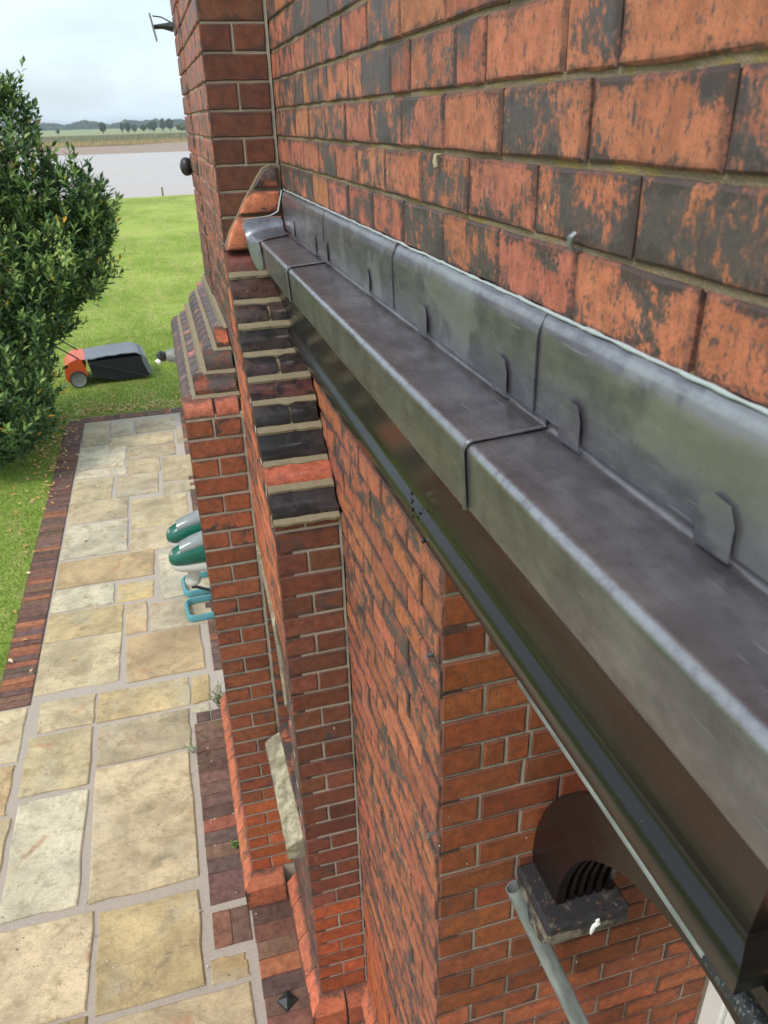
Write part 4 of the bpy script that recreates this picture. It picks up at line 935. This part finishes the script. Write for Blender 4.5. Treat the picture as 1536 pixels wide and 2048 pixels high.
for y0 in (-.035, wv + .005):
    w_ = disc('wheel', y0, y0 + .03, -.13, .135, .135, 'grey_plastic', sw)
    g_ = Geo(); v = []; f = []
    for j in range(28):
        q = 2 * math.pi * j / 28
        for (rr, yy) in ((.122, y0 - .009), (.142, y0 - .006), (.142, y0 + .036), (.122, y0 + .036)): v.append((-.13 + rr * math.cos(q), yy, .135 + rr * math.sin(q)))
    for j in range(28):
        for q in range(4): f.append((j * 4 + q, j * 4 + (q + 1) % 4, ((j + 1) % 28) * 4 + (q + 1) % 4, ((j + 1) % 28) * 4 + q))
    g_.add(v, f).build('tyre', 'black_rubber', w_, True, 50)
side = [(-.30, .10), (-.33, .20), (-.30, .33), (-.22, .42), (-.10, .46), (-.03, .445), (.0, .36), (.03, .20), (.0, .13), (-.10, .09)]
for y0 in (0.0, wv - .02):
    Geo().prism(side, 'y', y0, y0 + .015).build('side_panel', 'orange_paint', sw)
hood = [(-.31, .12), (-.335, .20), (-.305, .33), (-.225, .425), (-.10, .468), (.03, .445)]; v = []; f = []
for (a, b) in hood: v += [(a, .016, b), (a, wv - .021, b)]
for (a, b) in hood[::-1]: v += [(a + .012, .016, b - .010), (a + .012, wv - .021, b - .010)]
n = len(v) // 2
f = [(2 * i, 2 * i + 1, 2 * ((i + 1) % n) + 1, 2 * ((i + 1) % n)) for i in range(n)]
Geo().add(v, f).build('hood', 'orange_paint', sw)
g = Geo(); g.tube([(-.12, .02, .15), (-.12, wv - .022, .15)], .10, 14); g.build('brush_roller', 'bag_black', sw)
# fabric bag: sagging grey top, dark sides
nx_, ny_ = 14, 9; v = []; f = []
for i in range(nx_ + 1):
    for j in range(ny_ + 1):
        u, w = i / nx_, j / ny_; x = .02 + .98 * u; y = .01 + (wv - .02) * w
        z = .445 + .035 * math.sin(u * 2.6) - .05 * math.sin(u * math.pi) * math.sin(w * math.pi) - .10 * max(0, u - .86) / .14 * 1 + wob((x * 3, y * 3, 0), 3, .02)
        v.append((x, y, z))
for i in range(nx_):
    for j in range(ny_): f.append((i * (ny_ + 1) + j, (i + 1) * (ny_ + 1) + j, (i + 1) * (ny_ + 1) + j + 1, i * (ny_ + 1) + j + 1))
o = mesh_obj('bag_top', v, f, 'bag_fabric', sw, True); md = o.modifiers.new('t', 'SOLIDIFY'); md.thickness = .012
g = Geo(); g.prism([(.06, .40), (.95, .40), (1.0, .33), (1.04, .07), (.95, .045), (.40, .05), (.10, .14)], 'y', .018, wv - .018); g.build('bag_body', 'bag_black', sw)
v = [(.94, -.004, .43), (1.01, -.004, .36), (1.075, -.004, .07), (1.00, -.004, .10), (.93, -.004, .33)]; v2 = [(a, wv + .004, c) for a, b, c in v]; n = 5
Geo().add(v + v2, [(i, (i + 1) % n, n + (i + 1) % n, n + i) for i in range(n)] + [tuple(range(n)), tuple(range(n, 2 * n))]).build('bag_end', 'bag_fabric', sw)
for y0 in (-.008, wv + .004):
    g = Geo(); g.tube([(.05, y0, .40), (.95, y0, .06)], .009, 8); g.build('frame_rod', 'black_plastic', sw, True)
g = Geo(); g.tube([(-.02, .06, .42), (-.42, .07, .74), (-.80, .09, 1.02)], .013, 8); g.tube([(-.02, wv - .06, .42), (-.42, wv - .07, .74), (-.80, wv - .09, 1.02)], .013, 8); g.tube([(-.80, .09, 1.02), (-.84, .2, 1.05), (-.84, wv - .2, 1.05), (-.80, wv - .09, 1.02)], .014, 8); g.build('handle', 'black_plastic', sw, True, 60)

# ---------------------------------------------------------------- two green garden machines on hoop feet
def machine(loc, lab):
    t = thing('garden_trimmer', lab, 'trimmer', loc, .06, 'green trimmers stood by the wing wall')
    # hoop foot: rounded rectangle ring lying on the flags
    g_ = Geo(); pts = []
    for (cx, cy, a0) in ((.26, .09, 0), (-.06, .09, 90), (-.06, -.09, 180), (.26, -.09, 270)):
        for q in range(6): a = math.radians(a0 + q * 18); pts.append((cx + .06 * math.cos(a), cy + .06 * math.sin(a)))
    n = len(pts); v = []; f = []
    for (px, py) in pts:
        d = Vector((px - .10, py)); d.normalize()
        for (o_, z) in ((-.016, .006), (.016, .006), (.020, .035), (.008, .062), (-.010, .062), (-.018, .035)): v.append((px + d.x * o_, py + d.y * o_, z))
    for i in range(n):
        for q in range(6): f.append((i * 6 + q, i * 6 + (q + 1) % 6, ((i + 1) % n) * 6 + (q + 1) % 6, ((i + 1) % n) * 6 + q))
    g_.add(v, f).build('hoop_foot', 'turquoise_plastic', t, True, 60)
    g_ = Geo(); g_.tube([(-.03, .0, .33), (-.03, .0, .26)], [.020, .024], 12); g_.tube([(-.03, .0, .27), (.10, .0, .20), (.31, .0, .05)], .014, 10); g_.build('pivot', 'black_plastic', t, True, 40)
    g_ = Geo(); g_.tube([(-.03, 0, .31), (-.03, 0, .335), (-.03, 0, .345), (-.02, 0, .36), (.0, 0, .47)], [.062, .070, .064, .050, .062], 18); g_.build('neck', 'beige_plastic', t, True, 40)
    # body by cross-sections along x
    secs = [(-.200, .030, .565, .605), (-.190, .060, .545, .640), (-.160, .085, .530, .672), (-.10, .098, .520, .708), (0, .105, .512, .748), (.12, .108, .508, .780), (.24, .106, .505, .79), (.34, .095, .505, .77), (.38, .060, .52, .73)]
    def body(name, mat, zlo, zhi, grow=0.0, smin=0, smax=99, top=1.0):
        v = []; f = []; ss = secs[smin:smax]; m = 14
        for (x, hw, z0, z1) in ss:
            za, zb = z0 + (z1 - z0) * zlo, z0 + (z1 - z0) * zhi
            for q in range(m):
                a = 2 * math.pi * q / m; ca, sa = math.cos(a), math.sin(a); v.append((x, (hw + grow) * math.copysign(abs(ca) ** .7, ca) * (1 - .25 * max(0, sa) * top), (za + zb) / 2 + (zb - za) / 2 * math.copysign(abs(sa) ** .75, sa)))
        for s in range(len(ss) - 1):
            for q in range(m): f.append((s * m + q, s * m + (q + 1) % m, (s + 1) * m + (q + 1) % m, (s + 1) * m + q))
        f += [tuple(range(m)), tuple((len(ss) - 1) * m + q for q in range(m))]
        return Geo().add(v, f).build(name, mat, t, True, 50)
    body('base_shell', 'beige_plastic', -.28, .16, .003, 1, 8, 0); body('body_shell', 'green_plastic', .02, .92, .0, 0, 9)
    o = body('clear_cover', 'clear_grey_plastic', .55, 1.04, -.022, 3, 8); 
    body('nose_cap', 'clear_grey_plastic', .45, .98, -.026, 1, 3)
    for s in (-1, 1):
        g_ = Geo()
        for q in range(5): x = .10 + q * .034; g_.tube([(x, s * .106, .535), (x + .006, s * .111, .575), (x + .020, s * .104, .640)], .0055, 6)
        g_.build('vent_rib', 'black_plastic', t, True, 60)
machine((-.565, 3.03, GZ), 'nearer of two green and grey trimmers with turquoise hoop foot by the wing')
machine((-.575, 3.45, GZ), 'farther of two green and grey trimmers with turquoise hoop foot by the wing')

# ---------------------------------------------------------------- things fixed to the far end of the wing
t = thing('wall_aerial', 'thin upright plate on a black arm fixed high on the wing wall', 'aerial', (-.235, 1.50, .120))
g = Geo(); g.prism([(-.106, .058), (-.100, .060), (-.082, -.052), (-.088, -.055)], 'y', -.04, .04); o = g.build('plate', 'grey_metal', t)
g = Geo(); g.tube([(.0, 0, .005), (-.05, 0, .008), (-.098, 0, .004)], [.022, .012, .009], 8); g.tube([(-.0, 0, .02), (-.05, 0, .045), (-.09, 0, .05)], .003, 6); g.build('arm', 'black_plastic', t, True)
t = thing('globe_lamp', 'round black lamp on the wing wall seen against the river', 'lamp', (-.233, 1.50, -.49))
v = []; f = []; m = 14
prof = [(0, .0), (.0, .028), (-.010, .037), (-.024, .040), (-.037, .037), (-.047, .027), (-.053, .013), (-.055, .002)]
for (x, r) in prof:
    for q in range(m): a = 2 * math.pi * q / m; v.append((x * 1.05, r * math.cos(a), r * math.sin(a) * 1.15))
for s in range(len(prof) - 1):
    for q in range(m): f.append((s * m + q, s * m + (q + 1) % m, (s + 1) * m + (q + 1) % m, (s + 1) * m + q))
f += [tuple((len(prof) - 1) * m + q for q in range(m))]
Geo().add(v, f).build('housing', 'black_plastic', t, True, 60); g = Geo(); g.tube([(.006, 0, 0), (-.004, 0, 0)], .044, 14); g.build('back_plate', 'black_rubber', t, True)
t = thing('wall_lamp', 'black and grey angled lamp jutting from the wing corner over the lawn', 'lamp', (XW, 1.30, -1.415), .0)
g = Geo(); g.tube([(.004, 0, .0), (-.028, 0, .001), (-.05, 0, -.002)], [.040, .036, .022], 8); g.build('bracket', 'grey_plastic', t, True); g = Geo(); g.tube([(-.048, 0, -.002), (-.075, 0, .004), (-.090, 0, -.006)], [.026, .030, .022], 8); g.build('head', 'black_plastic', t, True); g = Geo(); g.tube([(-.082, -.012, -.014), (-.098, -.016, -.028)], [.014, .018], 8); g.build('lens', 'white_paint', t, True)

# ---------------------------------------------------------------- river, far bank, reeds, trees
structure(mesh_obj('river', [(-2500, 36, -6.5), (2500, 36, -6.5), (2500, 330, -6.5), (-2500, 330, -6.5)], [(0, 1, 2, 3)], 'river_water'))
V = []; F = []; xs = list(np.linspace(-300, 300, 61)); prof = [(206, -6.75), (212, -6.47), (240, -6.25), (276, -6.05), (282, -5.6), (300, -5.4)]
for x in [-2500] + xs + [2500]:
    for (y, z) in prof: V.append((x, y + 3 * mnoise.noise(Vector((x * .02, 0, 1))) + x * .034 * (1 if abs(x) < 400 else .2), z))
n = len(prof); F = [(i * n + j, (i + 1) * n + j, (i + 1) * n + j + 1, i * n + j + 1) for i in range(len(xs) + 1) for j in range(n - 1)]
structure(mesh_obj('mud_bank', V, F, 'mud', None, True))
structure(mesh_obj('far_field', [(-6000, 298, -5.45), (6000, 298, -5.45), (9000, 9000, -5.45), (-9000, 9000, -5.45)], [(0, 1, 2, 3)], 'field'))
nr = 42000; x = RNG.uniform(-90, 70, nr); d = RNG.uniform(0, 1, nr) ** .8; y = 277 + x * .034 + d * 24 + 3 * np.sin(x * .11) ; h = RNG.uniform(1.2, 2.4, nr) * np.clip(.35 + d * 3.0, .35, 1.0); w = RNG.uniform(.08, .22, nr); z0 = np.where(d < .25, -5.9 + d * 1.8, -5.45); ln = RNG.normal(.35, .3, nr)
v = np.zeros((nr, 4, 3)); v[:, 0] = np.c_[x - w, y, z0]; v[:, 1] = np.c_[x + w, y, z0]; v[:, 2] = np.c_[x + w * .6 + ln * h * .5, y, z0 + h]; v[:, 3] = np.c_[x - w * .6 + ln * h * .5, y, z0 + h]
tips = np.zeros((nr, 3)); base = np.array([(.22, .25, .11), (.28, .29, .15), (.38, .34, .22)])[RNG.integers(0, 3, nr)]; front = np.array((.48, .37, .17)); bk = np.array((.50, .43, .32)); tips = np.where(d[:, None] < .10, front * RNG.uniform(.8, 1.2, (nr, 1)), np.where((d > .72)[:, None] & (RNG.uniform(0, 1, nr) < .7)[:, None], bk * RNG.uniform(.8, 1.2, (nr, 1)), base * RNG.uniform(.8, 1.2, (nr, 1))))
idx = np.arange(nr * 4).reshape(-1, 4).tolist()
o = mesh_obj('reeds', v.reshape(-1, 3).tolist(), idx, 'reed', None, False, tips); o['kind'] = 'stuff'; o['label'] = 'band of tan and green reeds along the far river bank'; o['category'] = 'reeds'
def far_tree(x, y, w, h, lab, mat='far_foliage', name='far_tree'):
    t = thing(name, lab, 'tree', (x, y, -5.45), 0, 'trees beyond the river'); g_ = Geo(); g_.tube([(0, 0, -.1), (0, 0, h * .5)], [.35, .15], 6); g_.build('trunk', 'bark', t); V, F = [], []
    for _ in range(420):
        u = Vector((random.gauss(0, 1), random.gauss(0, 1), random.gauss(0, 1))).normalized() * random.uniform(.45, 1.0) ** .5; u *= .72 + .45 * abs(mnoise.noise(u * 2.3 + Vector((x, y, 0))))
        p = Vector((u.x * w / 2, u.y * w / 2, h * .56 + u.z * h * .46)); s = random.uniform(.35, .75) * w / 6; a = Vector((random.gauss(0, 1), random.gauss(0, 1), random.gauss(0, 1))).normalized(); b_ = a.orthogonal().normalized(); b = len(V)
        V += [tuple(p + a * s), tuple(p + b_ * s), tuple(p - a * s * .8), tuple(p - b_ * s * .9)]; F.append((b, b + 1, b + 2, b + 3))
    mesh_obj('crown', V, F, mat, t)
def bx(px, y):                                             # lateral place at distance y for a compass bearing
    return px
TR = [(-26.0, 600, 5.2, 7.2, 'lone round tree standing just behind the reeds'), (-14.2, 620, 3.2, 6.6, 'narrow tree at left end of the tree row beyond the river'), (-10.2, 615, 5.4, 6.8, 'broad tree second from left in the row beyond the river'), (-6.0, 640, 4.6, 5.2, 'low tree third from left in the row beyond the river'),
      (.3, 700, 6.4, 4.8, 'small pale tree in the middle of the row beyond the river'), (5.0, 720, 4.0, 6.2, 'slim tree left of the tallest trees beyond the river'), (7.2, 640, 6.6, 7.6, 'large round tree right of centre beyond the river'), (13.2, 610, 4.6, 8.6, 'tall upright tree second from right beyond the river'), (18.4, 620, 6.0, 8.8, 'tall twin-topped tree near the brick wing beyond the river'), (25.4, 600, 8.4, 5.2, 'yellowish low bush tree at right end beyond the river')]
for (x, y, w, h, lab) in TR: far_tree(x, y, w, h, lab, 'far_bush' if 'yellowish' in lab else 'far_foliage')
far_tree(-58, 640, 3.0, 3.6, 'tiny lone bush far left beyond the reeds')
V, F = [], []
for _ in range(5200):
    x = random.uniform(-260, 160); y = random.uniform(1350, 1500); hh = 9 + 7 * mnoise.noise(Vector((x * .03, 0, 5))) + 3 * mnoise.noise(Vector((x * .11, 2, 5))); p = Vector((x, y, -5.5 + random.uniform(0, 1) * max(3, hh))); s = random.uniform(1.2, 2.6); a = random.uniform(0, 6.28); b = len(V)
    V += [(p.x + s * math.cos(a), p.y, p.z + s * .7 * math.sin(a)), (p.x - s * math.sin(a), p.y + s, p.z + s * .7 * math.cos(a)), (p.x - s * math.cos(a), p.y, p.z - s * .7 * math.sin(a)), (p.x + s * math.sin(a), p.y - s, p.z - s * .7 * math.cos(a))]; F.append((b, b + 1, b + 2, b + 3))
o = mesh_obj('distant_wood', V, F, 'far_foliage'); o['kind'] = 'stuff'; o['label'] = 'hazy blue line of distant woodland on the horizon'; o['category'] = 'woodland'
for (x, y, h, lab) in ((-2.05, 36.4, .26, 'left of two thin posts on the river bank'), (.0, 37.0, .30, 'right of two thin posts on the river bank')):
    t = thing('marker_post', lab, 'post', (x, y, terrain(x, y)), 0, 'posts on the river bank'); g = Geo(); hh = h - (terrain(x, y) + 3.2); g.tube([(0, 0, -.1), (.02, 0, hh)], [.05, .04], 7); g.build('post', 'timber_post', t)

# ---------------------------------------------------------------- haze
g = Geo(); g.box(-6500, 6500, -60, 9500, -9, 16.0); hz = g.build('haze', 'mud'); hz.data.materials.clear()
hm = bpy.data.materials.new('haze'); hm.use_nodes = True; t_ = hm.node_tree; t_.nodes.clear(); ho = N(t_, 'ShaderNodeOutputMaterial'); pvn = N(t_, 'ShaderNodeVolumePrincipled'); pvn.inputs['Color'].default_value = (.82, .90, .97, 1); pvn.inputs['Density'].default_value = .00028; pvn.inputs['Anisotropy'].default_value = .2
t_.links.new(pvn.outputs[0], ho.inputs['Volume']); hz.data.materials.append(hm); hz['kind'] = 'stuff'; hz['label'] = 'thin pale haze in the air over the river'; hz['category'] = 'haze'
